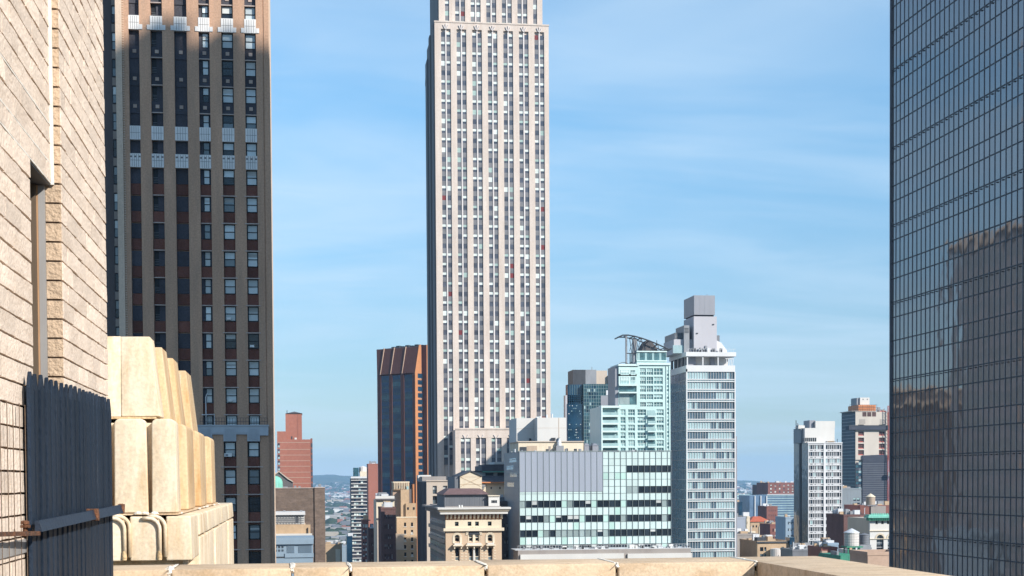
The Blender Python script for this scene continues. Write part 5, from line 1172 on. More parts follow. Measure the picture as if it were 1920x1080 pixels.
# things at the right, between the towers
simple('banded_far_block', 'tan and white banded far block between the white grid tower and the unfinished tower', 'building', 1000, 1578, 1596, 882, 'beige_stone', 16, [(1584, 1592)], 3, frow=.5, period=14, zfirst=899, clutter=5, glass=('open_floor',)).done()
r_ = simple('grey_green_block', 'grey green glass fronted block right of the white grid tower', 'building', 700, 1577, 1615, 918, 'side_grey', 18, [(1600, 1605), (1606.5, 1612)], 0, frow=.6, period=9, zfirst=934, clutter=4, glass=('white_glass', 'pane_dark', 'aqua_pale'))
for i in range(4): r_.box('panel_joint', r_.x(1577 + 6 * i), r_.x(1577.4 + 6 * i), -.05, -.001, 0, r_.H, 'grey_metal')
r_.done()
K = simple('brown_loft_building', 'brown brick loft carrying the small wooden water tank at the right', 'building', 640, 1613, 1682, 950, 'maroon_brick', 20, clutter=8); K.part('grey_wall', Sh().box(K.x(1632), K.x(1660), -.6, -.002, 0, K.z(949), 'grey_stone'))
K.done()
def water_tank(label, Y, px0, px1, pyt, pyc, pyb, m, mroof, plat=None, legs=None):
    t = Thing('water_tank', label, 'water tank', Y, (px0 + px1) / 2, pyb, 'rooftop water tanks', base=pt((px0 + px1) / 2, legs or pyb, Y).z)
    r = (pt(px1, pyb, Y).x - pt(px0, pyb, Y).x) / 2; zb, zc, zt = t.z(pyb), t.z(pyc), t.z(pyt)
    s = Sh(); n = 26
    for i in range(n):
        a0, a1 = 2 * math.pi * i / n + .012, 2 * math.pi * (i + 1) / n - .012
        for (rr_) in (r,): s.prism([(rr_ * math.cos(a0), rr_ * math.sin(a0)), (rr_ * math.cos(a1), rr_ * math.sin(a1)), (rr_ * .93 * math.cos(a1), rr_ * .93 * math.sin(a1)), (rr_ * .93 * math.cos(a0), rr_ * .93 * math.sin(a0))], zb, zc, 'z', m)
    s.lathe([(r * .95, zb), (r * .95, zc)], 20, m)
    t.part('barrel', s); t.part('conical_lid', Sh().lathe([(r * 1.08, zc - .05), (r * 1.06, zc + .08), (r * .12, zt), (.02, zt + .05)], 20, mroof))
    for k in range(5): 
        zz0 = zb + (zc - zb) * (.08 + .2 * k); t.part('hoop', Sh().lathe([(r * 1.012, zz0), (r * 1.012, zz0 + .05)], 26, 'grey_metal'))
    if legs:
        s = Sh(); zl_ = 0
        s.box(-r * 1.1, r * 1.2, -r * 1.1, r * 1.1, zb - .35, zb - .05, plat)
        for a in (-.8, -.1, .7):
            for b in (-.8, .7): s.box(r * a - .12, r * a + .12, r * b - .12, r * b + .12, zl_, zb - .3, plat)
        for a, b in ((-.8, -.1), (-.1, .7)): s.tube([(r * a, -r * .8, zl_ + .2), (r * b, -r * .8, zb - .4)], .07, plat, 4).tube([(r * b, -r * .8, zl_ + .2), (r * a, -r * .8, zb - .4)], .07, plat, 4)
        t.part('stand', s)
    return t
wt_ = water_tank('small tan cone lidded water tank on the brown loft below the unfinished tower', 632, 1624, 1640.5, 925.5, 931.5, 946.5, 'wood_tank', 'cream_wall', 'grey_metal', 950)
K = simple('brown_walkup_building', 'brown brick building behind the large pale water tank', 'building', 520, 1582, 1632, 968, 'purple_brick', 18, 6, 0, fcol=.3, frow=.4, clutter=9); K.part('lit_pier', Sh().box(K.x(1612), K.x(1630), -.5, -.002, 0, K.z(967.5), 'maroon_brick')); K.done()  # lighter brick colour on the pier stands in for sunlight
water_tank('large pale cone lidded water tank on a green stand above the green mansard', 340, 1583.5, 1610, 991, 998.5, 1023.5, 'tank_white', 'pale_metal', 'green_paint', 1044)
water_tank('squat dark grey water tank just right of the large pale one', 352, 1611.5, 1629, 999.5, 1003, 1026, 'tank_grey', 'tank_grey', 'dark_metal', 1040)
K = Thing('arcade_building', 'pale building with tall arched windows under a green copper cornice', 'building', 420, 1631, 1010)
x, z = K.x, K.z; XR = x(1690)
acols = [(1643.5, 1657), (1664.5, 1678)]
K.part('wall', punched(0, XR, 0, z(984), [(x(a), x(b)) for a, b in acols], [(z(1039), z(1002))], 'white_wall', 0, .9)); K.part('building_core', Sh().box(0, XR, .9, 18, 0, z(972), 'beige_stone'))
for a, b in acols:
    K.part('window_arch', arch(K, x(a), x(b), z(1010), .02, .9, 'white_wall', z(1002) + .02)); K.part('arch_trim', archring(x(a), x(b), z(1010), .45, -.15, .02, 'cream_wall'))
    K.part('window', win(x(b) - x(a), z(1002) - z(1039), .16, 'pane_mid', 'pane_dark', 'dark_metal', .45, 3), loc=(x(a), .62, z(1039)))
    for k in (1010, 1018, 1026): K.box('window_bar', x(a), x(b), .5, .6, z(k) - .12, z(k), 'pale_metal')
acf = [(1641.5, 1646), (1652.5, 1657), (1663, 1667.5), (1674, 1678)]
K.part('frieze', punched(0, XR, z(984) + .002, z(976), [(x(a), x(b)) for a, b in acf], [(z(993.5) if False else z(983), z(977))], 'white_wall', 0, .9))
for a, b in acf: K.part('window', pwin(x(b) - x(a), z(977) - z(983), 'pane_dark', 'pane_dark'), loc=(x(a), .5, z(983)))
K.part('string_course', Sh().box(-.2, XR, -.35, .3, z(996), z(994.5), 'cream_wall').box(-.2, XR, -.3, .3, z(1011), z(1010), 'cream_wall'))
K.part('cornice', Sh().box(-.7, XR, -1.1, 1, z(976) + .002, z(971), 'green_paint').box(-1.1, XR, -1.7, 2, z(971), z(967.5), 'copper_green').box(-.6, XR, -.8, 2, z(967.5), z(965), 'copper_green'))
for i in range(12): K.box('crest', x(1632 + 4.2 * i), x(1634 + 4.2 * i), -.7, -.2, z(965), z(962.5), 'copper_green'); K.box('modillion', x(1633 + 4.2 * i), x(1634.6 + 4.2 * i), -1.5, -1.1, z(974), z(971.2), 'green_paint')
K.done()
K = Thing('green_mansard_building', 'building with bright green mansard roof and small dormer under the pale water tank', 'building', 320, 1576, 1055)
x, z = K.x, K.z
K.part('wall', Sh().box(0, x(1634), .5, 18, 0, z(1092), 'maroon_brick')); K.part('mansard', Sh().hull8([(x(1574), 0, z(1074)), (x(1632), 0, z(1074)), (x(1632), 18, z(1074)), (x(1574), 18, z(1074))], [(x(1583), 2.2, z(1043)), (x(1623), 2.2, z(1043)), (x(1623), 16, z(1043)), (x(1583), 16, z(1043))], 'green_paint'))
K.part('mansard_base', Sh().box(x(1572), x(1634), -.3, 18.4, z(1094), z(1074) - .002, 'green_paint')); K.part('dormer', Sh().box(x(1603), x(1610.5), -.2, 2, z(1068), z(1058), 'white_wall').box(x(1604.2), x(1609.3), -.25, -.199, z(1067), z(1059.5), 'aqua_pale'))
sm_ = Sh()
for i in range(12): sm_.tube([(x(1576 + 4.6 * i), -.02, z(1074)), (x(1585 + 3.1 * i), 2.16, z(1043))], .035, 'green_paint', 4)
K.stuff('roof_seam', sm_); K.part('roof_frame', Sh().box(x(1586), x(1622), 4, 4.2, z(1043), z(1041), 'green_paint').box(x(1584), x(1588), 5, 9, z(1043), z(1036), 'grey_metal')); K.done()
simple('white_roof_shed', 'low white flat roofed shed between the green mansard and the arched building', 'building', 345, 1600, 1646, 1037, 'white_wall', 10, clutter=3, roof='white_slab')
simple('beige_party_wall', 'blank beige party wall building low at the right under the arched building', 'building', 290, 1627, 1700, 1041, 'pink_tan', 10, clutter=0)
K = simple('brick_dormer_building', 'small brick building with pale trim low left of the green mansard', 'building', 430, 1540, 1570, 1030, 'maroon_brick', 12, [(1549, 1554), (1560, 1566)], 0, frow=.6, period=18, zfirst=1046, clutter=5, glass=('pane_mid', 'pane_dark')); K.part('bay', Sh().box(K.x(1538), K.x(1548), -1.5, -.01, 0, K.z(1033), 'pink_tan')); K.done()
simple('blue_roof_plant', 'blue grey plant building with clutter low before the white grid tower', 'building', 460, 1486, 1542, 1034, 'tank_grey', 12, clutter=18, roof='roof_grey').done()
simple('teal_roof_block', 'teal grey block low right of the white grid tower', 'building', 480, 1548, 1572, 1022, 'bluish_metal', 12, 3, 0, fcol=.5, frow=.4, clutter=4).done()

# ------------------------------------------------------------------ dark glass tower, right edge
XG = 50.0
YF = XG / math.tan(math.atan((1671.5 - CX) / F) + YAW)          # its far corner
g = link('glass_tower', None, None, (XG, YF, 0), label='dark blue grey glass tower with thin vertical fins filling the right edge', category='tower')
NC, PWG = 46, .872
FL = 3.26; PH = [1.29, 1.97]
ZT = 100 + 47.0
gt = Thing.__new__(Thing); gt.o = g; gt.n = {}; gt.over = {}
gl = NC * PWG
gt.part('tower_core', Sh().box(.16, 46, -gl, 0, 0, ZT, 'tower_transom'))
gr_ = random.Random(77)
def gpanel(h, j):
    k = ('gp', round(h, 2), j)
    if k not in _ws:
        t = Sh(); a = gr_.uniform(-.0040, .0040); b = gr_.uniform(-.0030, .0030); w_ = PWG - .06
        # one pane, out of true by a few millimetres as real curtain walling is
        q = [(a * 0 + .02, 0, 0), (.02 + a, -w_, 0), (.02 + a + b, -w_, h), (.02 + b, 0, h)]
        t.face(q, 'dark_tower_glass'); t.face([(.15, 0, 0), (.15, 0, h), (.15, -w_, h), (.15, -w_, 0)], 'tower_transom')
        for (p0, p1) in ((0, 1), (1, 2), (2, 3), (3, 0)): t.face([q[p0], q[p1], (.15, q[p1][1], q[p1][2]), (.15, q[p0][1], q[p0][2])], 'tower_transom')
        _ws[k] = t
    return _ws[k]
# row heights measured at the far corner
zref = pt(1671.5, 132, YF).z
rows = []
k = -20
zz0 = zref
while zz0 < ZT: zz0 += FL
while zz0 > 60:
    rows.append((zz0 - PH[0], zz0)); rows.append((zz0 - FL, zz0 - PH[0])); zz0 -= FL
cells = []
for c_ in range(NC):
    for a, b in rows: cells.append((c_, a, b))
cells.sort(key=lambda q: (abs(q[0] - 22), abs(q[1] - 115)))
for c_, a, b in cells:
    gt.piece('glass_panel', gpanel(b - a - .05, gr_.randrange(14)), (0, -PWG * c_ - .03, a + .025))
for c_ in range(NC + 1): gt.box('fin', -.025, .14, -PWG * c_ - .022, -PWG * c_ + .022, 0, ZT, 'tower_mullion')
tz = sorted({round(b, 3) for a, b in rows} | {round(a, 3) for a, b in rows})
for i, t_ in enumerate(tz): gt.box('transom', -.012, .15, -gl, 0, t_ - .045, t_ + .045, 'tower_transom')
an = Sh()
for i, t_ in enumerate(tz):
    if round((t_ - zref) / FL, 2) % 2 == 0:
        for c_ in range(NC): an.box(-.06, .0, -PWG * (c_ + .62), -PWG * (c_ + .38), t_ - .20, t_ - .13, 'tower_transom')
gt.stuff('anchor', an)
gt.box('corner_trim', -.15, .2, .0, .12, 0, ZT, 'tower_mullion')
gt.part('roof', Sh().box(.2, 45.8, -gl + .2, -.2, ZT, ZT + .3, 'roof_grey'))
gt.part('low_base', Sh().box(.17, 45.9, -gl + .01, -.01, .02, 60, 'dark_stone'))
gt.done()

# ------------------------------------------------------------------ neighbours outside the picture: one added and shaped to shade the brown tower, others show in the glass
HB = 100 + 54 + .87 * 136
u = Thing('shade_slab', 'unseen grey slab skyscraper added behind the viewer to shade the brown tower', 'skyscraper', 10, 1200); u.o.location = (116.0, -60, 0)
fz = Sh()
u.part('wall', Sh().box(0, 20.5, 0, 100, 0, HB, 'grey_stone')); u.part('stepped_wing', Sh().box(-22, 0.0, 20, 99.9, 0, HB - 13.5, 'grey_stone').box(4, 8, 30, 99.8, HB, HB + 3, 'grey_stone').box(11.5, 15, 30, 99.8, HB, HB + 2, 'grey_stone'))
for k in range(60): fz.box(1, 19.5, 100.0, 100.1, 8 + k * 4.3, 10 + k * 4.3, 'pane_mid')
u.stuff('window_band', fz); u.done()
def street_block(label, X, Y, w_, d_, h_, m, mw='pane_mid'):
    t = Thing('masonry_block', label, 'building', Y, 400); t.o.location = (X, Y, 0)
    t.part('wall', Sh().box(0, w_, 0, d_, 0, h_, m)); t.part('cornice', Sh().box(-.6, w_ + .8, -.6, d_ + .6, h_ - .6, h_ + .4, 'beige_stone'))
    s = Sh()
    for k in range(int((h_ - 8) / 3.6)):
        for j in range(int((d_ - 2) / 3.0)): s.box(w_ + .01, w_ + .06, 1.5 + 3 * j, 3.0 + 3 * j, h_ - 4.5 - 3.6 * k, h_ - 2.4 - 3.6 * k, mw)
        for j in range(int((w_ - 2) / 3.0)): s.box(1.5 + 3 * j, 3.0 + 3 * j, -.06, -.01, h_ - 4.5 - 3.6 * k, h_ - 2.4 - 3.6 * k, mw)
    t.stuff('window', s); t.done()
street_block('grey stone block right behind the brown tower, mirrored high in the dark glass', -44, 204, 38.4, 31, 137, 'lilac_metal', 'pane_mid')
street_block('maroon brick block behind the brown tower, mirrored in the dark glass', -46, 246, 40, 26, 113, 'dark_stone')
street_block('tan stone block farther down the avenue, mirrored in the dark glass', -60, 276, 52, 30, 106, 'tan_wall', 'pane_dark')
street_block('dark stone block on the far avenue side, mirrored in the dark glass', -70, 312, 60, 40, 119, 'dark_stone')

# ------------------------------------------------------------------ own building: terrace, parapet
Y1, Y2 = 6.83, 7.26
ZP = pt(900, 1050, Y2).z
XC = pt(1418, 1064, Y1).x                 # where the parapet turns towards the viewer
XO = XC + (pt(1588, 1062, Y1 + .02).x - pt(1420, 1062, Y1 + .02).x)
HS = Sh().box(-9, XO - .05, -14, Y2 - .04, 0, ZP - 1.4, 'beige_stone')
struct('roof_terrace', HS)
pp = link('roof_parapet', None, None, (0, Y1, ZP), label='cream stone coping of the roof parapet along the bottom with white mortar joints', category='parapet')
import bmesh
def rounded(sh, name, w_, seg=2, smooth=True, jit=0.0, seed=0):
    me = sh.mesh(name); bm = bmesh.new(); bm.from_mesh(me); bmesh.ops.remove_doubles(bm, verts=bm.verts, dist=1e-5)
    bmesh.ops.recalc_face_normals(bm, faces=bm.faces)
    bmesh.ops.bevel(bm, geom=list(bm.edges), offset=w_, segments=seg, profile=.6, affect='EDGES', clamp_overlap=True)
    rj = random.Random(seed)
    if jit:
        for v in bm.verts: v.co += Vector((rj.uniform(-jit, jit), rj.uniform(-jit, jit), rj.uniform(-jit, jit)))
    for f in bm.faces: f.smooth = smooth
    bm.to_mesh(me); bm.free()
    if smooth and hasattr(me, 'set_sharp_from_angle'): me.set_sharp_from_angle(angle=R(50))
    return me
jx = [pt(p, 1062, Y1).x for p in (100, 318, 548, 657, 911, 1157)] + [XC]
ci = 0
for a, b in zip(jx, jx[1:]):
    s = Sh().box(a + .006, b - .006, 0, Y2 - Y1, -.20, 0, 'coping_stone')
    link('coping_stone', rounded(s, 'coping_stone', .009, 2, True, .0012, ci), pp, (0, 0, random.uniform(-.002, .001))); ci += 1
# the return towards the viewer
yy = Y2
L2 = 0.62
edge = [Y2, 4.6, 3.4, 2.2, .9, -.6]
for i, (a, b) in enumerate(zip(edge, edge[1:])):
    s = Sh().box(XC + .006, XO, b + .006 - Y1, a - .006 - Y1, -.20, .0, 'coping_stone' )
    link('coping_stone', rounded(s, 'coping_stone', .009, 2, True, .0012, 40 + i), pp, (0, 0, random.uniform(-.001, .002)))
link('wall_base', Sh().box(-9, XO - .04, .05, Y2 - Y1 - .05, -1.5, -.21, 'coping_side').box(XC + .04, XO - .05, -8, .05, -1.5, -.21, 'coping_side').mesh('wall_base'), pp)
# lumpy mortar in the joints
rm = random.Random(12)
def blob(cx_, cy_, cz_, rx_, ry_, rz_, m, seed):
    rb_ = random.Random(seed); bm = bmesh.new(); bmesh.ops.create_icosphere(bm, subdivisions=3, radius=1)
    from mathutils import noise
    for v in bm.verts:
        n_ = 1 + .45 * noise.noise(v.co * 1.7 + Vector((seed, 0, 0))) + .2 * noise.noise(v.co * 5 + Vector((0, seed, 0)))
        v.co = Vector((v.co.x * rx_ * n_, v.co.y * ry_ * n_, v.co.z * rz_ * n_)) + Vector((cx_, cy_, cz_))
    for f in bm.faces: f.smooth = True
    me = bpy.data.meshes.new('mortar_joint'); bm.to_mesh(me); bm.free(); me.materials.append(MATS[m]); return me
for i, a in enumerate(jx[1:]):
    big = (1.9, .9, .8, 1.1, 1.1, 1.0)[i]; last = i == 5
    o = link('mortar_joint', blob(a, .02, -.012, .014 * big, .022, .018 * (1.2 if i == 0 else .8), 'white_mortar', i + 1), pp)
    link('mortar_joint', blob(a, (Y2 - Y1) / 2, -.001, .010 * (1 + .3 * (i % 2)), (Y2 - Y1) * .50, .0040, 'white_mortar', 90 + i), pp)
    s = Sh()
    s.box(a - .004, a + .004, .006, .04, -.2, -.045, 'dark_joint' if i in (2, 3, 4) else 'coping_side')
    link('mortar_joint', s.mesh('mortar_joint'), pp)
for a in edge[1:3]:
    link('mortar_joint', Sh().box(XC + .003, XO, a - Y1 - .005, a - Y1 + .005, -.1, .002, 'white_mortar').mesh('mortar_joint'), pp)

# ------------------------------------------------------------------ brick wall at the left edge
bw = link('brick_wall', None, None, (-.84, 5.54, ZP - 1.4), label='cream brick wall with raked joints and a narrow door recess filling the left edge', category='wall')
BZ = ZP - 1.4; CH = .0677; BL = .252; JT = .0068
XL, XP = -.851, -.818
YA, YB = 5.11, 5.54                     # opening
YE = 6.79
ZO = pt(57, 300, YA).z                  # head of the opening
brs = {}
def brick_mesh(L, D, seed, m):
    k = (round(L, 3), round(D, 3), seed, m)
    if k not in brs:
        r = random.Random(seed); j = lambda a: r.uniform(-a, a); s = Sh(); h = CH - JT
        s.v = []
        n = 4                                # front edge broken into four along the course
        # front face at +x; the bottom and top arrises wander a little
        top = [(j(.0012), L * i / n, h + j(.0011)) for i in range(n + 1)]; bot = [(j(.0012), L * i / n, j(.0011)) for i in range(n + 1)]
        for p in bot + top: s.v.append(p)
        k0 = len(s.v)
        s.v += [(-D, 0, 0), (-D, L, 0), (-D, L, h), (-D, 0, h)]
        for i in range(n): s.f.append((i, i + 1, n + 2 + i, n + 1 + i)); s.m.append(m)
        s.f.append(tuple([k0 + 1, k0] [::-1] + [n - i for i in range(n + 1)])); s.m.append(m)
        s.f.append(tuple([k0 + 3, k0 + 2][::-1] + [n + 1 + i for i in range(n + 1)])); s.m.append(m)
        s.f.append((0, n + 1, k0 + 3, k0)); s.m.append(m); s.f.append((n, k0 + 1, k0 + 2, 2 * n + 1)); s.m.append(m)
        brs[k] = s
    return brs[k]
bricks = []
zc0 = pt(120, 450, 5.51).z; zc0 = zc0 - math.floor((zc0 - BZ) / CH) * CH
nz = int((102.35 - zc0) / CH)
br_ = random.Random(99)
for k in range(nz):
    z0 = zc0 + k * CH
    # left plane, up to the opening
    y = 4.05 + (k % 2) * BL / 2 + br_.uniform(-.02, .02)
    lim = YA if z0 < ZO - .01 else YB - .012
    while y < lim - .03:
        e = min(y + BL, lim)
        if lim - e < .06: e = lim
        bricks.append((XL, y, z0, e - y - JT, .09, 'cream_brick')); y = e
    # pier
    y = YB
    first = BL * (.5 if k % 2 else 1.0)
    while y < YE - .02:
        e = min(y + (first if y == YB else BL), YE)
        if YE - e < .07: e = YE
        bricks.append((XP, y, z0, e - y - (JT if e < YE else 0), .10, 'cream_brick')); y = e
def visible(b):
    v = Vector((b[0], b[1] + b[3] / 2, b[2] + .03)) - EYE
    d_ = v.dot(_f); px, py = CX + F * v.dot(_r) / d_, CY - F * v.dot(_u) / d_
    return -30 < px < 210 and -30 < py < 1110 and not (60 < px < 205 and py > 770)
vis = [b for b in bricks if visible(b)]; hid = [b for b in bricks if not visible(b)]
vis.sort(key=lambda b: b[1])
nb = 0; rest = Sh()
for b in vis + hid:
    s = brick_mesh(b[3], b[4], br_.randrange(5), b[5]); dx = br_.uniform(-.0015, .0015)
    if nb < 300 and nb < len(vis): link('brick', s.mesh('brick'), bw, (b[0] + .84 + dx, b[1] - 5.54, b[2] - BZ)); nb += 1
    else: rest.add(s, (b[0] + .84 + dx, b[1] - 5.54, b[2] - BZ))
link('brick', rest.mesh('brick'), bw, (0, 0, 0), kind='stuff')
# return face of the pier, facing the viewer: tan header faces set in the opening's jamb
rs_ = Sh()
for k in range(nz):
    z0 = zc0 + k * CH - BZ; e = br_.uniform(-.0012, .0012)
    xa = -.858 if zc0 + k * CH > ZO - .03 else -.872
    rs_.box(xa + .84, XP + .84 - .002, -.007 + e, -.0005, z0 + .0, z0 + CH - JT, 'tan_brick')
link('jamb_brick', rs_.mesh('jamb_brick'), bw, (0, 0, 0), kind='stuff')
mc = Sh()
mc.box(-1.25 + .84, XL + .84 - .0105, 4.0 - 5.54, YA - 5.54 - .002, 0, 2.3 + 100 - BZ, 'mortar_brown'); mc.box(-1.25 + .84, XL + .84 - .0105, YA - 5.54 - .002, YB - 5.54, ZO - BZ + .03, 2.3 + 100 - BZ, 'mortar_brown')
mc.box(-1.25 + .84, XP + .84 - .0095, 0, YE - 5.54 - .004, 0, 2.3 + 100 - BZ, 'mortar_brown')
link('mortar_bed', mc.mesh('mortar_bed'), bw)
# pale re-pointed joints near the head
pj = Sh()
for k in (1, 2, 4):
    z0 = zc0 + (math.floor((ZO - zc0) / CH) + k) * CH - BZ
    y = 4.1
    while y < YB - .02:
        pj.box(-.01 + XL + .84, XL + .84 + .0008, y - 5.54, y + .06 - 5.54, z0 - JT + .0005 + random.uniform(-.001, .001), z0 - .0005 + random.uniform(-.001, .0015), 'mortar_pale'); y += .06
link('pale_pointing', pj.mesh('pale_pointing'), bw)
link('sealant_bead', Sh().box(XL + .84 - .004, XL + .84 + .010, YB - 5.54 - .019, YB - 5.54 - .008, ZO - BZ + .0, 2.2 + 100 - BZ, 'mortar_pale').mesh('sealant_bead'), bw)
link('lintel_plate', Sh().box(-.98 + .84, XL + .84 - .004, YA - 5.54, YB - 5.54 - .009, ZO - BZ - .004, ZO - BZ + .03, 'dark_metal').mesh('lintel_plate'), bw)
link('near_jamb', Sh().box(-1.2 + .84, XL + .84 - .012, YA - 5.54 - .02, YA - 5.54, 0, ZO - BZ, 'tan_brick').mesh('near_jamb'), bw)
df = link('door_frame', Sh().box(-.894 + .84, -.8725 + .84, -.028, -.0075, 0, ZO - BZ - .005, 'steel_grey').box(-.900 + .84, -.8945 + .84, -.03, -.0075, 0, ZO - BZ - .005, 'frame_rust').box(-.956 + .84, -.9005 + .84, -.05, -.0075, 0, ZO - BZ - .005, 'door_brown').mesh('door_frame'), bw)
link('door_panel', Sh().box(-.99 + .84, -.955 + .84, YA - 5.54, -.03, 0, ZO - BZ - .005, 'door_brown').mesh('door_panel'), bw)

# ------------------------------------------------------------------ thin rods standing in for shadow lines on the wall, lower left
gv = link('shadow_rods', None, None, (XL + .012, 4.2, ZP - 1.0), label='thin dark rods in place of shadow lines on the brick wall, lower left corner', category='grille')
zt_ = pt(25, 752, 4.7).z - (ZP - 1.0)
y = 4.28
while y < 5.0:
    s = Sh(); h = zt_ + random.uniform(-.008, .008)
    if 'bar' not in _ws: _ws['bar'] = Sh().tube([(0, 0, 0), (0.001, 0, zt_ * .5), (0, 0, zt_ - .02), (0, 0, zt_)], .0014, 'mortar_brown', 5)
    link('bar', _ws['bar'].mesh('bar'), gv, (random.uniform(-.001, .001), y - 4.2, random.uniform(-.012, .0))); y += .098  # each rod takes the place of one shadow line
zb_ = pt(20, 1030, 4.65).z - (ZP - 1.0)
link('shadow_band', Sh().box(-.010, -.005, .0, .82, zb_ - .02, zb_ + .022, 'steel_grey').mesh('shadow_band'), gv)  # grey strip in place of the shadow band on the wall

# ------------------------------------------------------------------ navy picket gate
XF_ = -.838; YF0 = 4.88; 
ga = link('picket_gate', None, None, (XF_, YF0, ZP - 1.0), label='weathered navy blue picket gate with pointed boards and a rail at the lower left', category='gate')
GZ = ZP - 1.0
ga.rotation_euler.z = -R(1.75); pr_ = random.Random(8)
y = 0.0; i = 0
while y < 1.62:
    wd_ = .090 if i < 10 else .076
    zt_ = pt(57.4, 694, YF0).z - GZ + pr_.uniform(-.003, .003)
    th = .012
    s = Sh(); a, b = .0028, wd_ - .0028; c_ = wd_ * .42
    s.prism([(a, 0), (b, 0), (b, zt_ - .055), (c_ + .0022, zt_), (c_ - .0022, zt_), (a, zt_ - .05)], 0, th, 'x', 'navy_paint')
    me = rounded(s, 'picket', .002, 1, False, .0006, i)
    o = link('picket', me, ga, (pr_.uniform(-.0015, .0015), y, 0)); o.rotation_euler.z = R(3.5 if i < 10 else 1.5) + pr_.uniform(-.02, .02)
    o.rotation_euler.x = pr_.uniform(-.0015, .0015)
    y += wd_; i += 1
zr0 = pt(55.5, 987, YF0).z - GZ; zr1 = pt(211, 955, YF0 + 1.68).z - GZ
rlm = Sh()
for (z0, z1, dz) in ((zr0, zr1, 0),):
    rlm.hull8([(.028, -.03, z0 - .014), (.050, -.03, z0 - .016), (.050, 1.70, z1 - .016), (.028, 1.70, z1 - .014)], [(.028, -.03, z0 + .018), (.040, -.03, z0 + .018), (.040, 1.70, z1 + .018), (.028, 1.70, z1 + .018)], 'rail_paint')
link('rail', rlm.mesh('rail'), ga)
zc_ = zr0 + (zr1 - zr0) * .60
link('clamp', rounded(Sh().box(-.0, .056, 1.0, 1.04, zc_ - .022, zc_ + .024, 'rust'), 'clamp', .006, 2, True, .002, 3), ga)
link('end_cap', rounded(Sh().box(.026, .052, 1.70, 1.73, zr1 - .02, zr1 + .022, 'rust'), 'end_cap', .006, 2, True, .002, 4), ga)
# rusty latch bar and bolt at the near end
la_ = link('rusty_latch', None, None, (XF_, YF0 - .1, GZ), label='rusty flat bar with a bolt at the near end of the navy picket gate', category='latch')
p0 = pt(-14, 1002, 4.2); p1 = pt(76, 999.5, 4.84)
def lp(p): return (p.x - XF_, p.y - (YF0 - .1), p.z - GZ)
a, b = lp(p0), lp(p1)
link('bar', Sh().hull8([(a[0], a[1], a[2] - .007), (b[0], b[1], b[2] - .007), (b[0] - .01, b[1] + .03, b[2] - .007), (a[0] - .01, a[1] + .03, a[2] - .007)], [(a[0], a[1], a[2] + .0055), (b[0], b[1], b[2] + .0055), (b[0] - .01, b[1] + .03, b[2] + .0055), (a[0] - .01, a[1] + .03, a[2] + .0055)], 'rust').mesh('bar'), la_)
q_ = lp(pt(47, 987, 4.7))
link('bolt', Sh().lathe([(.007, q_[2] - .03), (.007, q_[2] + .006), (.013, q_[2] + .006), (.013, q_[2] + .014), (.007, q_[2] + .018)], 8, 'rust', (q_[0], q_[1])).mesh('bolt'), la_)
link('hook', Sh().box(q_[0] - .012, q_[0] + .014, q_[1] - .012, q_[1] + .012, q_[2] - .004, q_[2] + .004, 'rust').mesh('hook'), la_)

# ------------------------------------------------------------------ terracotta parapet stack behind the wall corner
ST = 8.35; KS = ST / 7.0
st = link('terracotta_parapet', None, None, (-.9, ST, ZP - .5), label='three tiers of big rounded cream terracotta blocks behind the brick wall corner', category='parapet')
SX = -.9; SZ = ZP - .5
def wx_(px, py=900, Y=ST): return pt(px, py, Y).x - SX
def wz_(py, px=300, Y=ST): return pt(px, py, Y).z - SZ
bid = 0
def block(x0, x1, y0, y1, z0, z1, tx=0.0, tyf=0.0, bev=.012, m='terracotta', name='block', tyb=0.0):
    """stone block, its top drawn in by tx (sun side) and tyf (front)"""
    global bid; bid += 1; y0 *= KS; y1 *= KS; tx *= KS; tyf *= KS; tyb *= KS; bev *= KS
    s = Sh().hull8([(x0, y0, z0), (x1, y0, z0), (x1, y1, z0), (x0, y1, z0)], [(x0, y0 + tyf, z1), (x1 - tx, y0 + tyf, z1), (x1 - tx, y1 - tyb, z1), (x0, y1 - tyb, z1)], m)
    return link(name, rounded(s, name, bev, 3, True, .0012, bid), st)
def rblock(x0, x1, y0, y1, z0, z1, r, m='terracotta', bev=.006, left=True):
    """block with rounded top corners"""
    global bid; bid += 1; y0 *= KS; y1 *= KS; bev *= KS; n = 6
    P = [(x0, z0), (x1, z0)] + [(x1 - .008 - r + r * math.cos(math.pi / 2 * i / n), z1 - r + r * math.sin(math.pi / 2 * i / n)) for i in range(n + 1)]
    P += [(x0 + .004 + r - r * math.sin(math.pi / 2 * i / n), z1 - r + r * math.cos(math.pi / 2 * i / n)) for i in range(n + 1)] if left else [(x0, z1)]
    me = Sh().prism(P, y0, y1, 'y', m).mesh('block'); bm = bmesh.new(); bm.from_mesh(me); bmesh.ops.recalc_face_normals(bm, faces=bm.faces)
    ed = [e for e in bm.edges if len(e.link_faces) == 2 and e.calc_face_angle() > 1.2]
    bmesh.ops.bevel(bm, geom=ed, offset=bev, segments=3, profile=.5, affect='EDGES', clamp_overlap=True)
    for f in bm.faces: f.smooth = True
    bm.to_mesh(me); bm.free(); me.set_sharp_from_angle(angle=R(40))
    return link('block', me, st)
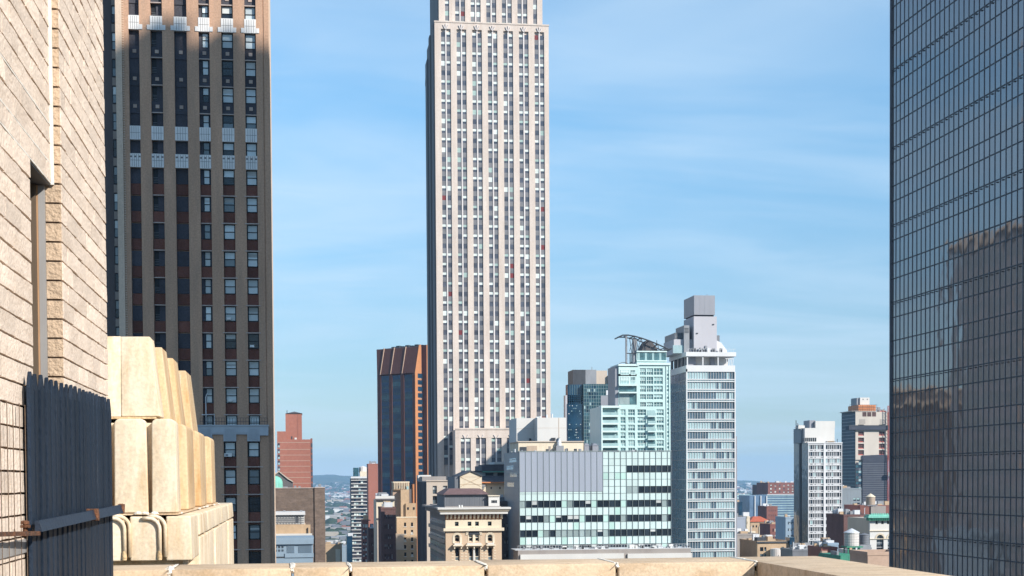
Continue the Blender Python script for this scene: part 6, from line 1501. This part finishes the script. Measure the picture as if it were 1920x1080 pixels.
# (front px range, py top, py bottom); X of the sun side from the picture, depth of the row behind
zt0, zt1 = wz_(630, 260), wz_(781, 260)
xr = wx_(300, 781)
block(wx_(150, 700), wx_(226.5, 781), 0, .22, zt1, zt0, .0, .02, .003); block(wx_(227.2, 781), xr, .001, .22, zt1, zt0, .042, .02, .006)
for y0, y1 in ((.54, .86), (1.20, 1.56), (2.12, 2.6)): block(xr - .34, xr + .004, y0, y1, zt1, zt0, .040, .03, .007, 'terracotta_weathered', tyb=.03)
zm0, zm1 = wz_(786, 300), wz_(961, 300); xm = wx_(334, 900)
for a, b in ((150, 211), (216.5, 279.5), (286, 345)): rblock(wx_(a, 900), wx_(b, 900) if b < 345 else xm, .0 - .05, .14, zm1, zm0, .030)
for y0, y1 in ((.58, 1.05), (1.55, 2.05), (2.65, 3.05)): rblock(xm - .36, xm + .006, y0, y1, zm1, zm0, .034, 'terracotta_weathered', .010, False)
zb0, zb1 = wz_(967, 330), wz_(1049, 330); xb = wx_(363, 1000)
block(wx_(150, 1000), wx_(236, 1000), -.10, .35, zb1, zb0, .004, .006, .009); block(wx_(248, 1000), wx_(301, 1000), -.10, .35, zb1, zb0, .004, .006, .009); block(wx_(315, 1000), xb, -.10, .38, zb1, zb0, .006, .006, .009)
zmid = (zb0 + zb1) / 2 - .01
yv = .42
for i, d_ in enumerate((.62, .66, .74, .82, .75)):
    block(xb - .36, xb + .004, yv, yv + d_, zmid + .004, zb0, .006, .006, .010); block(xb - .36, xb + .008 - .01 * (i % 2), yv - .02, yv + d_ - .03, zb1 - .6, zmid - .006, .004, .004, .008); yv += d_ + .035
# backing so the grooves read as recesses, and a bed under the tiers
link('backing', Sh().box(-1.4, xr - .08, .06, 3.6, zt1, zt0 - .03, 'terracotta').box(-1.4, xm - .07, -.0, 4.0, zm1, zm0 - .02, 'terracotta').box(-1.4, xb - .06, .02, 4.6, zb1 - .6, zb0 - .02, 'terracotta').box(-1.4, xm + .0, -.05, 4.0, zm1 - .012, zm1 - .001, 'coping_stone').box(-1.4, xr - .02, .0, 3.7, zt1 - .012, zt1 - .001, 'coping_side').mesh('backing'), st)
mr_ = random.Random(2)
for i in range(7):
    yq = mr_.uniform(0, 3.8); link('mortar_patch', blob(xm + .004 + mr_.uniform(-.01, .02), yq, zm1 - .008, .010, .06, .005, 'mortar_pale', 30 + i), st)
for a in (262, 275, 292): link('mortar_patch', blob(wx_(a, 960), -.07, wz_(962, a), .02, .012, .009, 'white_mortar', 60 + a), st)
# the two bent roll mouldings down the bottom tier
def mould(px_, r_, yoff, top, m='terracotta'):
    x_ = wx_(px_, 1000); zt_ = wz_(top, px_); rr_ = .06; pts = [(x_ - .09, yoff, zt_), (x_ - rr_, yoff, zt_)]
    for i in range(1, 7):
        a = math.pi / 2 * i / 6; pts.append((x_ - rr_ + rr_ * math.sin(a), yoff, zt_ - rr_ + rr_ * math.cos(a)))
    pts.append((x_, yoff, zb1 + .02)); s = Sh().tube(pts, r_, m, 10); s.sm = True; return s
for px_ in (238.5, 303.5): link('roll_moulding', mould(px_, .0100, -.125, 970.5).mesh('roll_moulding'), st)
for px_ in (247.5, 313.5): link('roll_moulding', mould(px_, .0100, -.118, 967).mesh('roll_moulding'), st)
for px_ in (238.5, 303.5): link('moulding_foot', Sh().lathe([(.011, 0), (.013, .015), (.010, .05)], 10, 'coping_side', (wx_(px_, 1040), -.125)).mesh('moulding_foot'), st, (0, 0, zb1 + .005))

# ------------------------------------------------------------------ the air
hb = 22500
hz_ = Sh().box(-hb, hb, -hb, hb, -1.0, 420.0, 'ground'); hm_ = hz_.mesh('haze'); hm_.materials.clear()
m = bpy.data.materials.new('haze'); m.use_nodes = True; t = m.node_tree; t.nodes.clear()
pv = t.nodes.new('ShaderNodeVolumePrincipled'); pv.inputs['Color'].default_value = (.39, .67, 1.0, 1); pv.inputs['Density'].default_value = 5.4e-5; pv.inputs['Anisotropy'].default_value = 0.0
om = t.nodes.new('ShaderNodeOutputMaterial'); t.links.new(pv.outputs[0], om.inputs['Volume']); hm_.materials.append(m)
link('haze', hm_, None, (0, 0, 0), kind='stuff')
